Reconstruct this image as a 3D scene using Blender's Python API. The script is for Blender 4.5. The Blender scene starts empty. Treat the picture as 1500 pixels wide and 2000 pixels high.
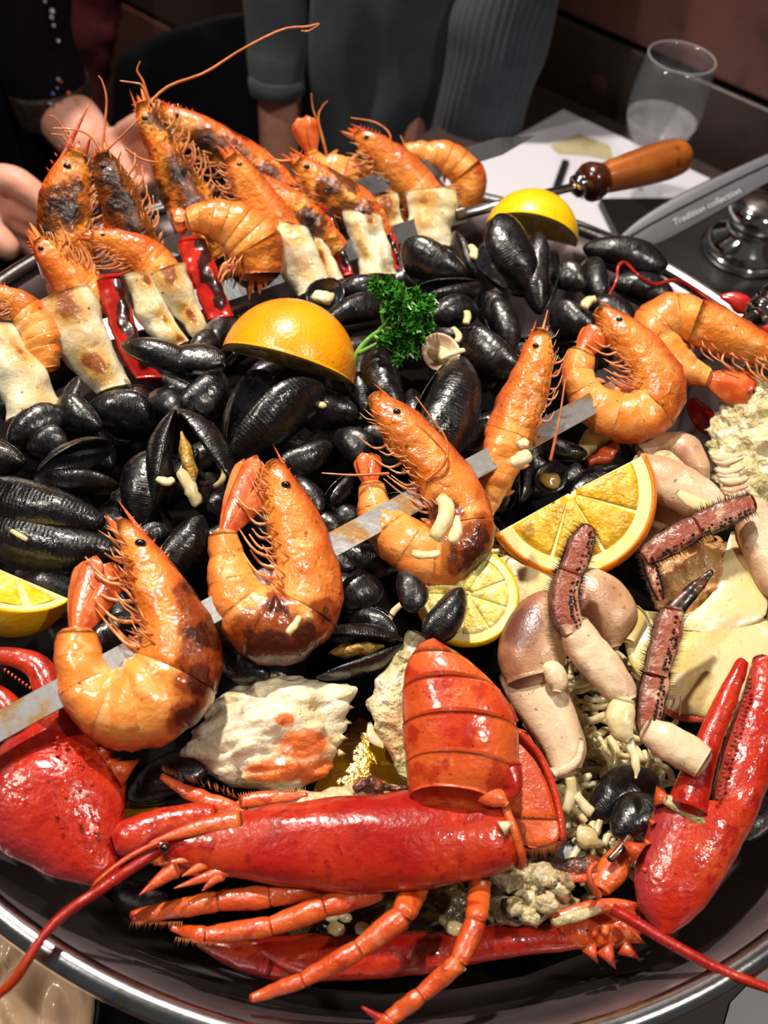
import bpy, math, random
from mathutils import Vector, Matrix, noise
random.seed(7)
sc = bpy.context.scene
COL = sc.collection
PI = math.pi

# ------------------------------------------------------------------ camera
ZR = 0.86                      # height of the pan rim above the floor
FPX = 2000.0
PITCH, ROLL = math.radians(50.3), math.radians(8.5)
CAM = Vector((-0.0045, -0.380, ZR + 0.4325))
CAMROT = Matrix.Rotation(math.radians(90) - PITCH, 3, 'X') @ Matrix.Rotation(ROLL, 3, 'Z')
cd = bpy.data.cameras.new('camera'); cam = bpy.data.objects.new('camera', cd); COL.objects.link(cam)
cd.sensor_fit = 'VERTICAL'; cd.sensor_height = 36.0; cd.sensor_width = 27.0; cd.lens = 36.0 * FPX / 2000.0
cd.clip_start = 0.01
cam.matrix_world = Matrix.Translation(CAM) @ CAMROT.to_4x4()
cd.dof.use_dof = True; cd.dof.focus_distance = 0.50; cd.dof.aperture_fstop = 8.5
sc.camera = cam

# ------------------------------------------------------------------ world, lamps, exposure
sc.view_settings.view_transform = 'Standard'; sc.view_settings.look = 'None'
sc.view_settings.gamma = 1.0; sc.view_settings.use_curve_mapping = False
sc.view_settings.exposure = -0.08
w = bpy.data.worlds.new('world'); sc.world = w; w.use_nodes = True
bg = w.node_tree.nodes['Background']; bg.inputs[0].default_value = (0.82, 0.78, 0.76, 1); bg.inputs[1].default_value = 0.085
def spot(name, loc, target, power, size, color=(1.0, 0.90, 0.78)):
    l = bpy.data.lights.new(name, 'AREA'); l.shape = 'DISK'; l.size = size; l.energy = power; l.color = color
    o = bpy.data.objects.new(name, l); COL.objects.link(o); o.location = loc
    o.rotation_euler = (Vector(target) - Vector(loc)).to_track_quat('-Z', 'Y').to_euler()
# a row of small ceiling downlights above the table, the strongest behind and to the left of the pan
spot('ceiling_downlight', (-0.30, 0.55, ZR + 1.35), (0, 0, ZR), 34, 0.06)
spot('ceiling_downlight', (0.40, 0.70, ZR + 1.40), (0.05, 0.05, ZR), 15, 0.06)
spot('ceiling_downlight', (-0.85, -0.20, ZR + 1.40), (0, 0, ZR), 11, 0.07)
spot('ceiling_downlight', (0.75, -0.35, ZR + 1.40), (0, 0, ZR), 9, 0.07)
spot('ceiling_downlight', (0.00, 1.9, ZR + 1.40), (0.1, 0.9, ZR), 16, 0.10)

# ------------------------------------------------------------------ pixel <-> place
def ray(px, py):
    return (CAMROT @ Vector((px - 750.0, 1000.0 - py, -FPX))).normalized()
def at(px, py, h=0.0):
    """point on the horizontal plane h metres above the pan rim"""
    d = ray(px, py); return CAM + d * ((ZR + h - CAM.z) / d.z)
def aty(px, py, Y):
    """point on the upright plane y = Y"""
    d = ray(px, py); return CAM + d * ((Y - CAM.y) / d.y)
def proj(P):
    v = CAMROT.transposed() @ (Vector(P) - CAM)
    return (750 - FPX * v.x / v.z, 1000 + FPX * v.y / v.z)
UP = Vector((0, 0, 1))
class Pl:
    """a real plane in the scene through an anchor; tilt 0 lies flat, 1 stands towards the viewer"""
    def __init__(s, a, b=None, h=0.0, tilt=0.0, yaw=0.0):
        s.o = a if b is None else at(a, b, h)
        tc = (CAM - s.o).normalized()
        s.n = (UP * (1 - tilt) + tc * tilt).normalized()
        if yaw:
            s.n = (Matrix.Rotation(math.radians(yaw), 3, UP) @ s.n)
    def __call__(s, px, py, off=0.0):
        d = ray(px, py); t = (s.o + s.n * off - CAM).dot(s.n) / d.dot(s.n)
        return CAM + d * t
    def m(s):            # metres per pixel about the anchor
        return (s.o - CAM).length / FPX

# ------------------------------------------------------------------ materials
def lin(hexs):
    hexs = hexs.lstrip('#'); c = [int(hexs[i:i + 2], 16) / 255 for i in (0, 2, 4)]
    return tuple((x / 12.92 if x <= 0.04045 else ((x + 0.055) / 1.055) ** 2.4) for x in c) + (1,)
def M(name, base, layers=(), rough=0.4, coat=0.0, crough=0.1, metal=0.0, sss=0.0, srad=(1, .4, .2), sscale=0.004, bumps=(), trans=0.0,
      ior=1.45, spec=0.5, alpha=1.0, stretch=None, rvar=0.0, rscale=90, sheen=0.0, rings=None):
    m = bpy.data.materials.new(name); m.use_nodes = True; nt = m.node_tree; N = nt.nodes; L = nt.links
    b = N['Principled BSDF']
    tc = N.new('ShaderNodeTexCoord'); oi = N.new('ShaderNodeObjectInfo')
    ml = N.new('ShaderNodeMath'); ml.operation = 'MULTIPLY'; ml.inputs[1].default_value = 31.7; L.new(oi.outputs['Random'], ml.inputs[0])
    ad = N.new('ShaderNodeVectorMath'); ad.operation = 'ADD'; L.new(tc.outputs['Object'], ad.inputs[0]); L.new(ml.outputs[0], ad.inputs[1])
    vec = ad.outputs[0]
    if stretch:
        mp = N.new('ShaderNodeVectorMath'); mp.operation = 'MULTIPLY'; mp.inputs[1].default_value = stretch; L.new(vec, mp.inputs[0]); vec = mp.outputs[0]
    def nz(scale, detail=3.0, distort=0.0, kind='n'):
        if kind == 'v':
            t = N.new('ShaderNodeTexVoronoi'); t.inputs['Scale'].default_value = scale; L.new(vec, t.inputs['Vector']); return t.outputs['Distance']
        t = N.new('ShaderNodeTexNoise'); t.inputs['Scale'].default_value = scale; t.inputs['Detail'].default_value = detail
        t.inputs['Distortion'].default_value = distort; L.new(vec, t.inputs['Vector']); return t.outputs['Fac']
    def sm(src, lo, hi, amt):
        r = N.new('ShaderNodeMapRange'); r.interpolation_type = 'SMOOTHSTEP'
        r.inputs['From Min'].default_value = lo; r.inputs['From Max'].default_value = hi
        r.inputs['To Min'].default_value = 0; r.inputs['To Max'].default_value = amt; L.new(src, r.inputs['Value']); return r.outputs[0]
    col = None
    rgb = N.new('ShaderNodeRGB'); rgb.outputs[0].default_value = lin(base); col = rgb.outputs[0]
    for ly in layers:
        kind = ly[0]
        if kind.startswith('attr:'):
            _, lo, hi, hx, amt = ly[:5]
            a = N.new('ShaderNodeAttribute'); a.attribute_name = kind[5:]
            src = a.outputs['Fac']
            if len(ly) > 5:       # wobble the edge with noise
                n = nz(ly[5], 4.0); s1 = N.new('ShaderNodeMath'); s1.operation = 'MULTIPLY_ADD'; s1.inputs[1].default_value = ly[6]; L.new(n, s1.inputs[0]); L.new(src, s1.inputs[2])
                src = s1.outputs[0]
            f = sm(src, lo, hi, amt)
        else:
            _, scale, lo, hi, hx, amt = ly[:6]
            f = sm(nz(scale, ly[6] if len(ly) > 6 else 4.0, ly[7] if len(ly) > 7 else 0.0, 'v' if kind == 'v' else 'n'), lo, hi, amt)
        mx = N.new('ShaderNodeMix'); mx.data_type = 'RGBA'; L.new(f, mx.inputs[0]); L.new(col, mx.inputs[6]); mx.inputs[7].default_value = lin(hx)
        col = mx.outputs[2]
    L.new(col, b.inputs['Base Color'])
    b.inputs['Roughness'].default_value = rough
    if rvar:
        r = N.new('ShaderNodeMapRange'); r.inputs['To Min'].default_value = max(0.02, rough - rvar); r.inputs['To Max'].default_value = rough + rvar
        r.inputs['From Min'].default_value = .3; r.inputs['From Max'].default_value = .7
        L.new(nz(rscale, 5), r.inputs['Value']); L.new(r.outputs[0], b.inputs['Roughness'])
    b.inputs['Metallic'].default_value = metal; b.inputs['Coat Weight'].default_value = coat; b.inputs['Coat Roughness'].default_value = crough
    b.inputs['Transmission Weight'].default_value = trans; b.inputs['IOR'].default_value = ior; b.inputs['Specular IOR Level'].default_value = spec
    b.inputs['Alpha'].default_value = alpha; b.inputs['Sheen Weight'].default_value = sheen
    if sss:
        b.inputs['Subsurface Weight'].default_value = sss; b.inputs['Subsurface Radius'].default_value = srad; b.inputs['Subsurface Scale'].default_value = sscale
    prev = None; cprev = None
    if rings:            # growth rings around the beak of a shell
        wv = N.new('ShaderNodeTexWave'); wv.wave_type = 'RINGS'; wv.rings_direction = 'SPHERICAL'; wv.inputs['Scale'].default_value = rings[0]
        wv.inputs['Distortion'].default_value = 3.0; wv.inputs['Detail'].default_value = 2.0; wv.inputs['Detail Scale'].default_value = 2.0; L.new(tc.outputs['Object'], wv.inputs['Vector'])
        bm = N.new('ShaderNodeBump'); bm.inputs['Strength'].default_value = rings[1]; bm.inputs['Distance'].default_value = rings[2]; L.new(wv.outputs['Fac'], bm.inputs['Height']); prev = bm.outputs[0]
    for bp in bumps:
        scale, strength, dist = bp[:3]; kind = bp[3] if len(bp) > 3 else 'n'
        bm = N.new('ShaderNodeBump'); bm.inputs['Strength'].default_value = strength; bm.inputs['Distance'].default_value = dist
        L.new(nz(scale, 4.0, 0, kind), bm.inputs['Height'])
        if prev: L.new(prev, bm.inputs['Normal'])
        prev = bm.outputs[0]
        cb = N.new('ShaderNodeBump'); cb.inputs['Strength'].default_value = strength * .6; cb.inputs['Distance'].default_value = dist; L.new(bm.inputs['Height'].links[0].from_socket, cb.inputs['Height'])
        if cprev: L.new(cprev, cb.inputs['Normal'])
        cprev = cb.outputs[0]
    if prev:
        L.new(prev, b.inputs['Normal'])
        if cprev: L.new(cprev, b.inputs['Coat Normal'])
    return m

MT = {}
MT['prawn'] = M('prawn_shell', '#EFA452', [('n', 45, .42, .64, '#E6862E', .85, 5), ('n', 110, .50, .70, '#F4BC7A', .65), ('attr:dors', .40, 1.25, '#D65A1C', .8, 70, .35), ('n', 24, .54, .70, '#D0681E', .6, 5),
                ('attr:burn', .80, 1.08, '#8A340C', .9, 85, 1.1), ('attr:burn', 1.22, 1.42, '#42150A', .92, 110, 1.1), ('n', 300, .68, .73, '#5A1C08', .7)],
                rough=.34, coat=.85, crough=.06, spec=.3, sss=.25, srad=(1, .45, .15), sscale=.003, bumps=[(110, .40, .003), (420, .40, .0011)])
MT['prawn_head'] = M('prawn_head_shell', '#E08A36', [('n', 30, .42, .62, '#CC681E', .85, 6), ('n', 70, .50, .66, '#F0A85A', .75, 5), ('attr:dors', .40, 1.25, '#B8401A', .85, 60, .45), ('n', 18, .54, .68, '#A84E18', .6, 6),
                ('attr:burn', .80, 1.08, '#7A2C0C', .9, 85, 1.1), ('attr:burn', 1.22, 1.42, '#3A1208', .92, 110, 1.1), ('n', 300, .66, .72, '#4A1608', .7)],
                rough=.34, coat=.95, crough=.06, spec=.3, sss=.2, srad=(1, .45, .15), sscale=.003, bumps=[(60, .55, .005), (240, .5, .0018), (700, .35, .0006)])
MT['prawn_char'] = M('grilled_prawn_shell', '#EC8A30', [('n', 55, .40, .62, '#C8862C', .85, 5), ('n', 26, .47, .62, '#A8581A', .8, 6), ('attr:dors', .35, 1.15, '#E2541C', .8, 70, .35), ('n', 90, .56, .66, '#F0B458', .7),
                ('n', 40, .57, .63, '#4A230A', .9, 7), ('attr:burn', .80, 1.1, '#5A2A0A', .9, 85, 1.1), ('attr:burn', 1.25, 1.45, '#26100A', .95, 110, 1.1), ('n', 260, .64, .7, '#2A1206', .7)],
                rough=.3, coat=1, crough=.06, spec=.3, sss=.2, srad=(1, .45, .15), sscale=.003, bumps=[(90, .75, .005), (330, .6, .002), (900, .4, .0006)])
MT['prawn_tail'] = M('prawn_tail_fan', '#E87030', [('n', 90, .4, .65, '#B8421A', .8), ('n', 30, .5, .7, '#F0A060', .7)], rough=.3, coat=.9, sss=.15, sscale=.002, bumps=[(300, .4, .001)], stretch=(1, 1, 1))
MT['prawn_leg'] = M('prawn_leg', '#E2A068', [('n', 150, .42, .6, '#C86A34', .8)], rough=.35, coat=.6, sss=.3, sscale=.002)
MT['feeler'] = M('prawn_feeler', '#D8844A', [('n', 90, .4, .6, '#B85A2C', .8)], rough=.4, coat=.4)
MT['eye'] = M('prawn_eye', '#0A0706', rough=.2, coat=1)
MT['shell'] = M('mussel_shell', '#08080C', [('n', 5, .45, .68, '#121016', .9), ('n', 3.2, .55, .72, '#241812', .75, 5), ('n', 9, .66, .74, '#4A3A2C', .5, 6)],
                rough=.30, rvar=.12, rscale=14, coat=1.0, crough=.07, bumps=[(12, .10, .04), (90, .12, .006)], stretch=(1, .6, .6), rings=(11.0, .10, .006))
MT['shell_in'] = M('mussel_shell_inside', '#15161C', [('n', 4, .45, .65, '#3A3E4A', .7), ('n', 7, .6, .72, '#8A8E96', .5)], rough=.22, coat=.7, bumps=[(30, .12, .01)])
MT['shell_rim'] = MT['shell']
MT['meat'] = M('mussel_meat', '#C98F35', [('n', 7, .45, .62, '#E6BE74', .85), ('n', 10, .56, .68, '#7A4A18', .75)], rough=.3, coat=.8, sss=.3, sscale=.05, bumps=[(16, .4, .03)])
MT['lob'] = M('lobster_shell', '#A0140C', [('n', 22, .42, .66, '#BC3416', .9, 5), ('n', 14, .52, .70, '#C85020', .55, 5), ('n', 130, .52, .66, '#8E100C', .75), ('n', 300, .60, .68, '#7A0C0A', .6), ('n', 520, .69, .73, '#1E0605', .85), ('n', 70, .68, .74, '#E08A50', .5)],
              rough=.32, coat=.85, crough=.06, spec=.3, sss=.05, sscale=.002, bumps=[(60, .25, .003), (300, .38, .0014)])
MT['lob_orange'] = M('lobster_orange_shell', '#C84A1A', [('n', 40, .42, .66, '#D8662A', .85), ('n', 120, .56, .68, '#A8260F', .75), ('n', 300, .66, .72, '#7A120A', .6), ('n', 60, .66, .74, '#E6A070', .5)], rough=.34, coat=.75, crough=.12, sss=.08, sscale=.002, bumps=[(120, .4, .002), (420, .5, .0012), (1000, .3, .0005)])
MT['lob_claw'] = M('lobster_claw_shell', '#B42614', [('n', 20, .42, .66, '#C84E22', .85, 5), ('n', 190, .50, .62, '#A01A12', .8), ('attr:dors', .35, 1.1, '#8E3038', .7, 40, .3), ('n', 14, .56, .72, '#B01A14', .7), ('n', 420, .66, .72, '#4A0806', .6)],
              rough=.3, coat=.9, crough=.06, spec=.3, sss=.05, sscale=.002, bumps=[(90, .35, .003), (330, .45, .0016)])
MT['lob_tail'] = M('lobster_tail_shell', '#C43A18', [('n', 24, .42, .64, '#D8622A', .85, 5), ('n', 90, .52, .66, '#A8200F', .75), ('n', 14, .56, .7, '#B01C12', .6), ('n', 420, .66, .71, '#3A0805', .75), ('n', 60, .67, .74, '#E8A068', .5)], rough=.32, coat=.85, crough=.06, spec=.3, sss=.05, sscale=.002, bumps=[(60, .25, .003), (330, .4, .0014)])
MT['lob_meat'] = M('lobster_meat', '#C8B68A', [('n', 60, .42, .6, '#8A7A48', .85), ('n', 120, .5, .66, '#E6DCC0', .8), ('n', 70, .6, .7, '#8A3A22', .6)], rough=.38, coat=.6, sss=.25, sscale=.004, bumps=[(180, .8, .004), (500, .4, .0015)])
MT['olive'] = M('lobster_cavity_meat', '#5A4A22', [('n', 60, .4, .62, '#2E240E', .8), ('n', 110, .56, .7, '#B8A468', .8)], rough=.35, coat=.6, bumps=[(150, .8, .004)])
MT['lob_dark'] = M('lobster_eye_hollow', '#8A3E14', [('n', 90, .42, .62, '#4A1E0A', .85), ('n', 160, .56, .68, '#B0642C', .7)], rough=.5, coat=.25, bumps=[(150, .5, .003)])
MT['gill'] = M('brown_gill', '#3A150A', [('n', 160, .45, .65, '#8A3C1A', .8)], rough=.4, coat=.6, bumps=[(300, .8, .003)])
MT['crab_cream'] = M('crab_cream_shell', '#DCC2A0', [('n', 30, .45, .66, '#C09A78', .8, 5), ('n', 16, .54, .70, '#BE7A54', .6, 5), ('n', 120, .58, .68, '#EADBC2', .7), ('n', 330, .66, .71, '#6A4630', .7), ('attr:dors', .6, 1.2, '#B0704A', .55, 90, .35)], rough=.45, coat=.3, crough=.22, sss=.15, sscale=.003, bumps=[(70, .35, .003), (300, .35, .0012), (900, .4, .0005)])
MT['crab_brown'] = M('crab_brown_shell', '#CBA27E', [('attr:dors', .05, .95, '#84442C', .85, 60, .5), ('n', 40, .48, .66, '#B27E5C', .8, 5), ('n', 18, .56, .70, '#DCC0A0', .6), ('attr:burn', .70, 1.25, '#5A2420', .85, 60, .8), ('n', 400, .62, .70, '#5E2E1C', .5)], rough=.4, coat=.45, crough=.2, sss=.1, sscale=.003, bumps=[(70, .3, .003), (300, .3, .0012), (900, .4, .0005)])
MT['crab_leg'] = M('crab_leg_shell', '#CFA07C', [('n', 60, .42, .60, '#A8664A', .85, 5), ('attr:side', .95, 1.32, '#8C3C22', .92, 60, .7), ('n', 90, .58, .68, '#E6C8A8', .6, 5), ('n', 420, .58, .66, '#6A2A1A', .6), ('attr:dors', .62, 1.1, '#4A2014', .8, 320, .5)],
                   rough=.42, coat=.5, crough=.15, sss=.08, sscale=.002, bumps=[(60, .4, .003), (420, .6, .0014)])
MT['bristle'] = M('crab_bristle', '#2A140C', rough=.5)
MT['claw_tip'] = M('crab_leg_tip', '#1A100E', [('n', 120, .5, .65, '#8A4A30', .6)], rough=.35, coat=.5)
MT['crab_plate'] = M('crab_belly_plate', '#DDCA98', [('n', 26, .45, .66, '#E0C468', .75), ('n', 60, .58, .7, '#EADFC4', .8), ('n', 34, .62, .72, '#C88A50', .6), ('n', 260, .64, .70, '#B89A58', .5)], rough=.34, coat=.6, crough=.16, sss=.2, sscale=.004, bumps=[(90, .3, .003), (500, .25, .0008)])
MT['crab_meat'] = M('crab_flake_meat', '#E2D2A4', [('n', 50, .42, .6, '#B8AC74', .8), ('n', 130, .54, .66, '#F4ECD8', .85), ('n', 36, .60, .70, '#C88A5A', .7)], rough=.42, coat=.5, sss=.25, sscale=.004, bumps=[(120, 1.0, .006), (420, .7, .002)])
MT['crab_roe'] = M('crab_chunk_roe', '#EADFC0', [('n', 40, .46, .62, '#D6C184', .7), ('attr:roe', .45, .75, '#E2702A', .95, 90, .5), ('n', 70, .62, .70, '#F8F2E4', .85)], rough=.36, coat=.65, sss=.25, sscale=.004, bumps=[(80, .6, .005), (340, .5, .0016)])
MT['crab_tan'] = M('crab_tan_roe', '#C08A4E', [('n', 90, .42, .62, '#E0B478', .85), ('n', 60, .58, .7, '#8A5A2A', .7)], rough=.36, coat=.7, sss=.2, sscale=.004, bumps=[(130, .9, .005), (400, .4, .0015)])
MT['squid'] = M('grilled_squid', '#F0E4C4', [('n', 24, .48, .68, '#E2CC90', .6), ('attr:grill', .45, 1.0, '#D6A244', .88, 50, .5), ('attr:grill', 1.0, 1.2, '#8A3C0A', .9, 100, .6), ('attr:grill', 1.26, 1.4, '#3A1606', .9, 150, .6), ('n', 420, .66, .71, '#2E2012', .8)],
                rough=.36, coat=.65, crough=.14, sss=.4, srad=(1, .8, .5), sscale=.006, bumps=[(60, .35, .004), (300, .45, .0014), (900, .3, .0005)])
MT['squid_in'] = M('squid_inside', '#F3EBD6', [('n', 40, .5, .7, '#DCC696', .6)], rough=.35, coat=.5, sss=.35, srad=(1, .8, .5), sscale=.005, bumps=[(100, .3, .003)])
MT['pepper'] = M('red_pepper_flesh', '#B4170D', [('n', 40, .45, .66, '#CC3016', .75), ('n', 20, .56, .70, '#8A0E0A', .7), ('attr:burn', .95, 1.15, '#1A0806', .95, 140, 1.0)], rough=.25, coat=.9, crough=.1, sss=.15, sscale=.003, bumps=[(120, .2, .002)])
MT['charred'] = M('charred_skin', '#120A08', [('n', 120, .55, .7, '#4A1A10', .7)], rough=.35, coat=.7, bumps=[(220, .9, .003)])
MT['orange_peel'] = M('orange_peel', '#FFA60C', [('n', 30, .45, .7, '#F2860A', .7), ('n', 420, .68, .73, '#8A4A0A', .5)], rough=.32, coat=.6, crough=.16, sss=.15, sscale=.003, bumps=[(520, .35, .0012), (110, .15, .001)])
MT['orange_rind'] = M('orange_slice_rind', '#EE8208', [('n', 60, .5, .7, '#D86A06', .7)], rough=.35, coat=.5, bumps=[(500, .35, .001)])
MT['lemon_peel'] = M('lemon_peel', '#F4C40E', [('n', 40, .45, .7, '#EEB208', .7), ('n', 300, .68, .73, '#9A6A10', .5)], rough=.33, coat=.6, bumps=[(420, .35, .0012)])
MT['pith'] = M('citrus_pith', '#F6E9A8', [('n', 120, .45, .65, '#F2DC7C', .7)], rough=.5, sss=.3, sscale=.003, bumps=[(400, .3, .0008)])
MT['orange_flesh'] = M('orange_flesh', '#E6AC14', [('n', 160, .42, .62, '#F4CC4A', .8), ('n', 60, .55, .7, '#C88A08', .7)], rough=.22, coat=.9, crough=.1, sss=.35, srad=(1, .6, .1), sscale=.004, bumps=[(420, .8, .0016), (160, .4, .002)])
MT['lemon_flesh'] = M('lemon_flesh', '#E8D060', [('n', 160, .42, .62, '#F4E8A0', .8), ('n', 60, .55, .7, '#BCA830', .6)], rough=.22, coat=.9, crough=.1, sss=.35, sscale=.004, bumps=[(420, .8, .0016)])
MT['lemon_yellow'] = M('lemon_wedge_flesh', '#F2C21C', [('n', 130, .42, .62, '#F8DC64', .8), ('n', 50, .55, .7, '#E0A40A', .7)], rough=.22, coat=.9, crough=.1, sss=.35, sscale=.004, bumps=[(420, .7, .0016)])
MT['parsley'] = M('parsley_leaf', '#3F8E26', [('n', 90, .42, .64, '#226414', .8), ('n', 220, .52, .68, '#72BA4A', .75)], rough=.3, coat=.5, sss=.15, srad=(.3, 1, .1), sscale=.002, bumps=[(400, .5, .001)])
MT['stem'] = M('parsley_stem', '#5E9A34', [('n', 60, .4, .65, '#88B858', .7)], rough=.35, coat=.4, sss=.2, sscale=.002)
MT['noodle'] = M('cooked_noodle', '#E4D6AC', [('n', 60, .42, .62, '#CDB87C', .75), ('n', 30, .56, .70, '#A88C50', .5)], rough=.28, coat=.8, sss=.35, srad=(1, .8, .4), sscale=.004, bumps=[(260, .3, .0008)])
MT['garlic'] = M('garlic_sliver', '#E9D8A6', [('n', 90, .45, .65, '#D2B876', .6)], rough=.32, coat=.7, sss=.35, sscale=.003, bumps=[(200, .4, .001)])
MT['steel'] = M('brushed_steel', '#B4B6B9', [('n', 60, .45, .7, '#8E9094', .6)], rough=.24, metal=1.0, rvar=.08, rscale=40, bumps=[(260, .06, .0006)])
MT['blade'] = M('oily_skewer_steel', '#CFCFCF', [('n', 50, .54, .64, '#D69A34', .8, 5), ('n', 90, .62, .70, '#9A6A22', .6)], rough=.3, metal=.8, bumps=[(160, .25, .001)])
MT['blade_clean'] = M('skewer_steel', '#8E9296', [('n', 70, .5, .7, '#6A6C70', .6), ('n', 200, .64, .7, '#D8DADC', .5)], rough=.3, metal=.85, bumps=[(200, .2, .0008)])
MT['pan'] = M('dark_pan_steel', '#94868A', [('n', 14, .42, .66, '#6E6064', .7), ('n', 160, .64, .71, '#A89C9A', .5)], rough=.36, metal=.85, rvar=.08, rscale=24, bumps=[(90, .08, .001), (600, .1, .0003)])
MT['rim'] = M('polished_pan_rim', '#C4C6CA', [('n', 80, .5, .7, '#9A9CA0', .6), ('n', 160, .66, .71, '#D8C070', .6)], rough=.2, metal=1, bumps=[(300, .12, .0006)])
MT['oil'] = M('golden_oil', '#B8860E', [('n', 60, .45, .65, '#8A5E08', .8), ('n', 240, .60, .68, '#F0D468', .8)], rough=.18, metal=.35, coat=1, bumps=[(420, .6, .001)])
MT['broth'] = M('gap_shade_broth', '#040302', [('n', 30, .5, .7, '#0C0804', .7)], rough=.8, spec=.1, coat=.0, bumps=[(60, .3, .003)])  # matt near black, so the gaps in the heap read as shade
MT['chrome'] = M('chrome', '#D2D2D4', rough=.08, metal=1)
MT['handle_wood'] = M('varnished_handle_wood', '#8E4A16', [('n', 26, .42, .62, '#B4661E', .85, 6), ('n', 60, .56, .68, '#4A2008', .7)], rough=.22, coat=1, crough=.08, stretch=(1, 1, 1))
MT['handle_dark'] = M('dark_handle_collar', '#321208', [('n', 40, .5, .7, '#5A2410', .6)], rough=.25, coat=.8)
MT['handle_black'] = M('black_handle', '#0B0C14', rough=.22, coat=.8)
MT['glass'] = M('clear_glass', '#80828C', rough=.05, alpha=.13, spec=1.0, coat=1.0, crough=.03)
MT['foam_glint'] = M('foam_and_rim_glint', '#E4E4EC', [('n', 60, .5, .7, '#B8B8C4', .6)], rough=.4, alpha=.16)  # foam traces, and the pale glint painted on the rim
MT['paper'] = M('white_paper', '#BEBEC8', [('n', 9, .5, .7, '#B0B0BC', .5)], rough=.7, bumps=[(16, .1, .004)])
MT['stain'] = M('sauce_stain', '#A89E7E', [('n', 60, .5, .65, '#8E7A48', .6)], rough=.4)
MT['black'] = M('matt_black', '#08080A', rough=.4)
MT['tray'] = M('grey_steel_tray', '#5E6064', [('n', 12, .45, .65, '#4A4C50', .6)], rough=.28, metal=.9, bumps=[(60, .06, .001)])
MT['plastic'] = M('grey_blade_steel', '#4C4E56', [('n', 30, .5, .7, '#42444C', .6), ('n', 280, .66, .72, '#7A7C82', .5)], rough=.45, metal=.3)
MT['engrave'] = M('engraving', '#B0B2BA', rough=.4, metal=.4)
MT['sauce'] = M('cream_sauce', '#E2C2A0', [('n', 60, .5, .7, '#D2AC86', .5)], rough=.3, coat=.5, sss=.3, sscale=.004, bumps=[(60, .25, .003)])
MT['skin'] = M('skin', '#D39A86', [('n', 30, .45, .65, '#C58472', .6), ('n', 60, .58, .7, '#E0B09C', .5)], rough=.5, sss=.25, srad=(1, .35, .2), sscale=.006, bumps=[(300, .1, .0006)])
MT['knit'] = M('grey_knit', '#3C4148', [('n', 40, .45, .65, '#33373E', .6)], rough=.95, spec=.2, sheen=.1, bumps=[(700, .4, .001)])
MT['navy'] = M('navy_jersey', '#0A0B14', [('n', 30, .5, .7, '#12141E', .6)], rough=.9, spec=.2, sheen=.0, bumps=[(600, .3, .001)])
MT['cuff'] = M('beaded_cuff', '#2A211C', [('n', 200, .5, .65, '#4A3A2C', .8)], rough=.5, bumps=[(500, .8, .002)])
MT['leather'] = M('black_leather', '#0E0E11', [('n', 20, .5, .7, '#1C1D22', .7)], rough=.42, bumps=[(120, .15, .001)])
MT['red'] = M('dark_red_fabric', '#4A0A14', [('n', 12, .5, .7, '#2A060C', .7)], rough=.85)
MT['wood_dark'] = M('dark_wood_plank', '#2C2220', [('n', 7, .42, .62, '#3A2A26', .8, 6, .6), ('n', 26, .58, .7, '#1C1412', .7)], rough=.5, stretch=(1, .15, 1), bumps=[(60, .2, .002)])
MT['wood_red'] = M('red_brown_wood_plank', '#50302A', [('n', 7, .42, .62, '#603A30', .8, 6, .6), ('n', 26, .58, .7, '#3C2420', .7)], rough=.5, stretch=(1, .15, 1), bumps=[(60, .2, .002)])
MT['floor'] = M('dark_floor', '#1A1210', [('n', 6, .45, .65, '#261A16', .7)], rough=.5)
MT['wall'] = M('dark_painted_wall', '#2E1A16', [('n', 4, .45, .65, '#3C231C', .7)], rough=.7)
MT['gem_b'] = M('blue_bead', '#3A6AD0', rough=.1, coat=1); MT['gem_o'] = M('orange_bead', '#C85A20', rough=.1, coat=1); MT['gem_w'] = M('clear_bead', '#C8D0D8', rough=.08, metal=.6)

# ------------------------------------------------------------------ mesh helpers
def empty(name, loc):
    o = bpy.data.objects.new(name, None); o.empty_display_size = .01; COL.objects.link(o); o.location = loc; return o
def tag(o, label, cat, group=None, kind=None):
    o['label'] = label; o['category'] = cat
    if group: o['group'] = group
    if kind: o['kind'] = kind
    return o
def mk(name, V, F, mat, parent=None, smooth=True, attrs=None, mi=None, subd=0):
    """one mesh object; V are world points"""
    V = [Vector(v) for v in V]
    if parent is not None:
        o0 = Vector(parent.get('_base', (0, 0, 0)))
    else:
        o0 = sum(V, Vector()) / len(V); o0.z = min(v.z for v in V)
    me = bpy.data.meshes.new(name); me.from_pydata([v - o0 for v in V], [], F)
    mats = mat if isinstance(mat, (list, tuple)) else [mat]
    for m in mats: me.materials.append(MT[m] if isinstance(m, str) else m)
    if mi: me.polygons.foreach_set('material_index', mi)
    if smooth: me.polygons.foreach_set('use_smooth', [True] * len(me.polygons))
    for k, vals in (attrs or {}).items():
        a = me.attributes.new(k, 'FLOAT', 'POINT'); a.data.foreach_set('value', vals)
    me.update()
    o = bpy.data.objects.new(name, me); COL.objects.link(o)
    if parent is not None:
        o.parent = parent; o['_base'] = tuple(o0)
    else:
        o.location = o0; o['_base'] = tuple(o0)
    if subd:
        s = o.modifiers.new('subd', 'SUBSURF'); s.levels = subd; s.render_levels = subd
    return o
def thing(name, loc, label, cat, group=None):
    e = empty(name, loc); e['_base'] = tuple(loc); return tag(e, label, cat, group)
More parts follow.
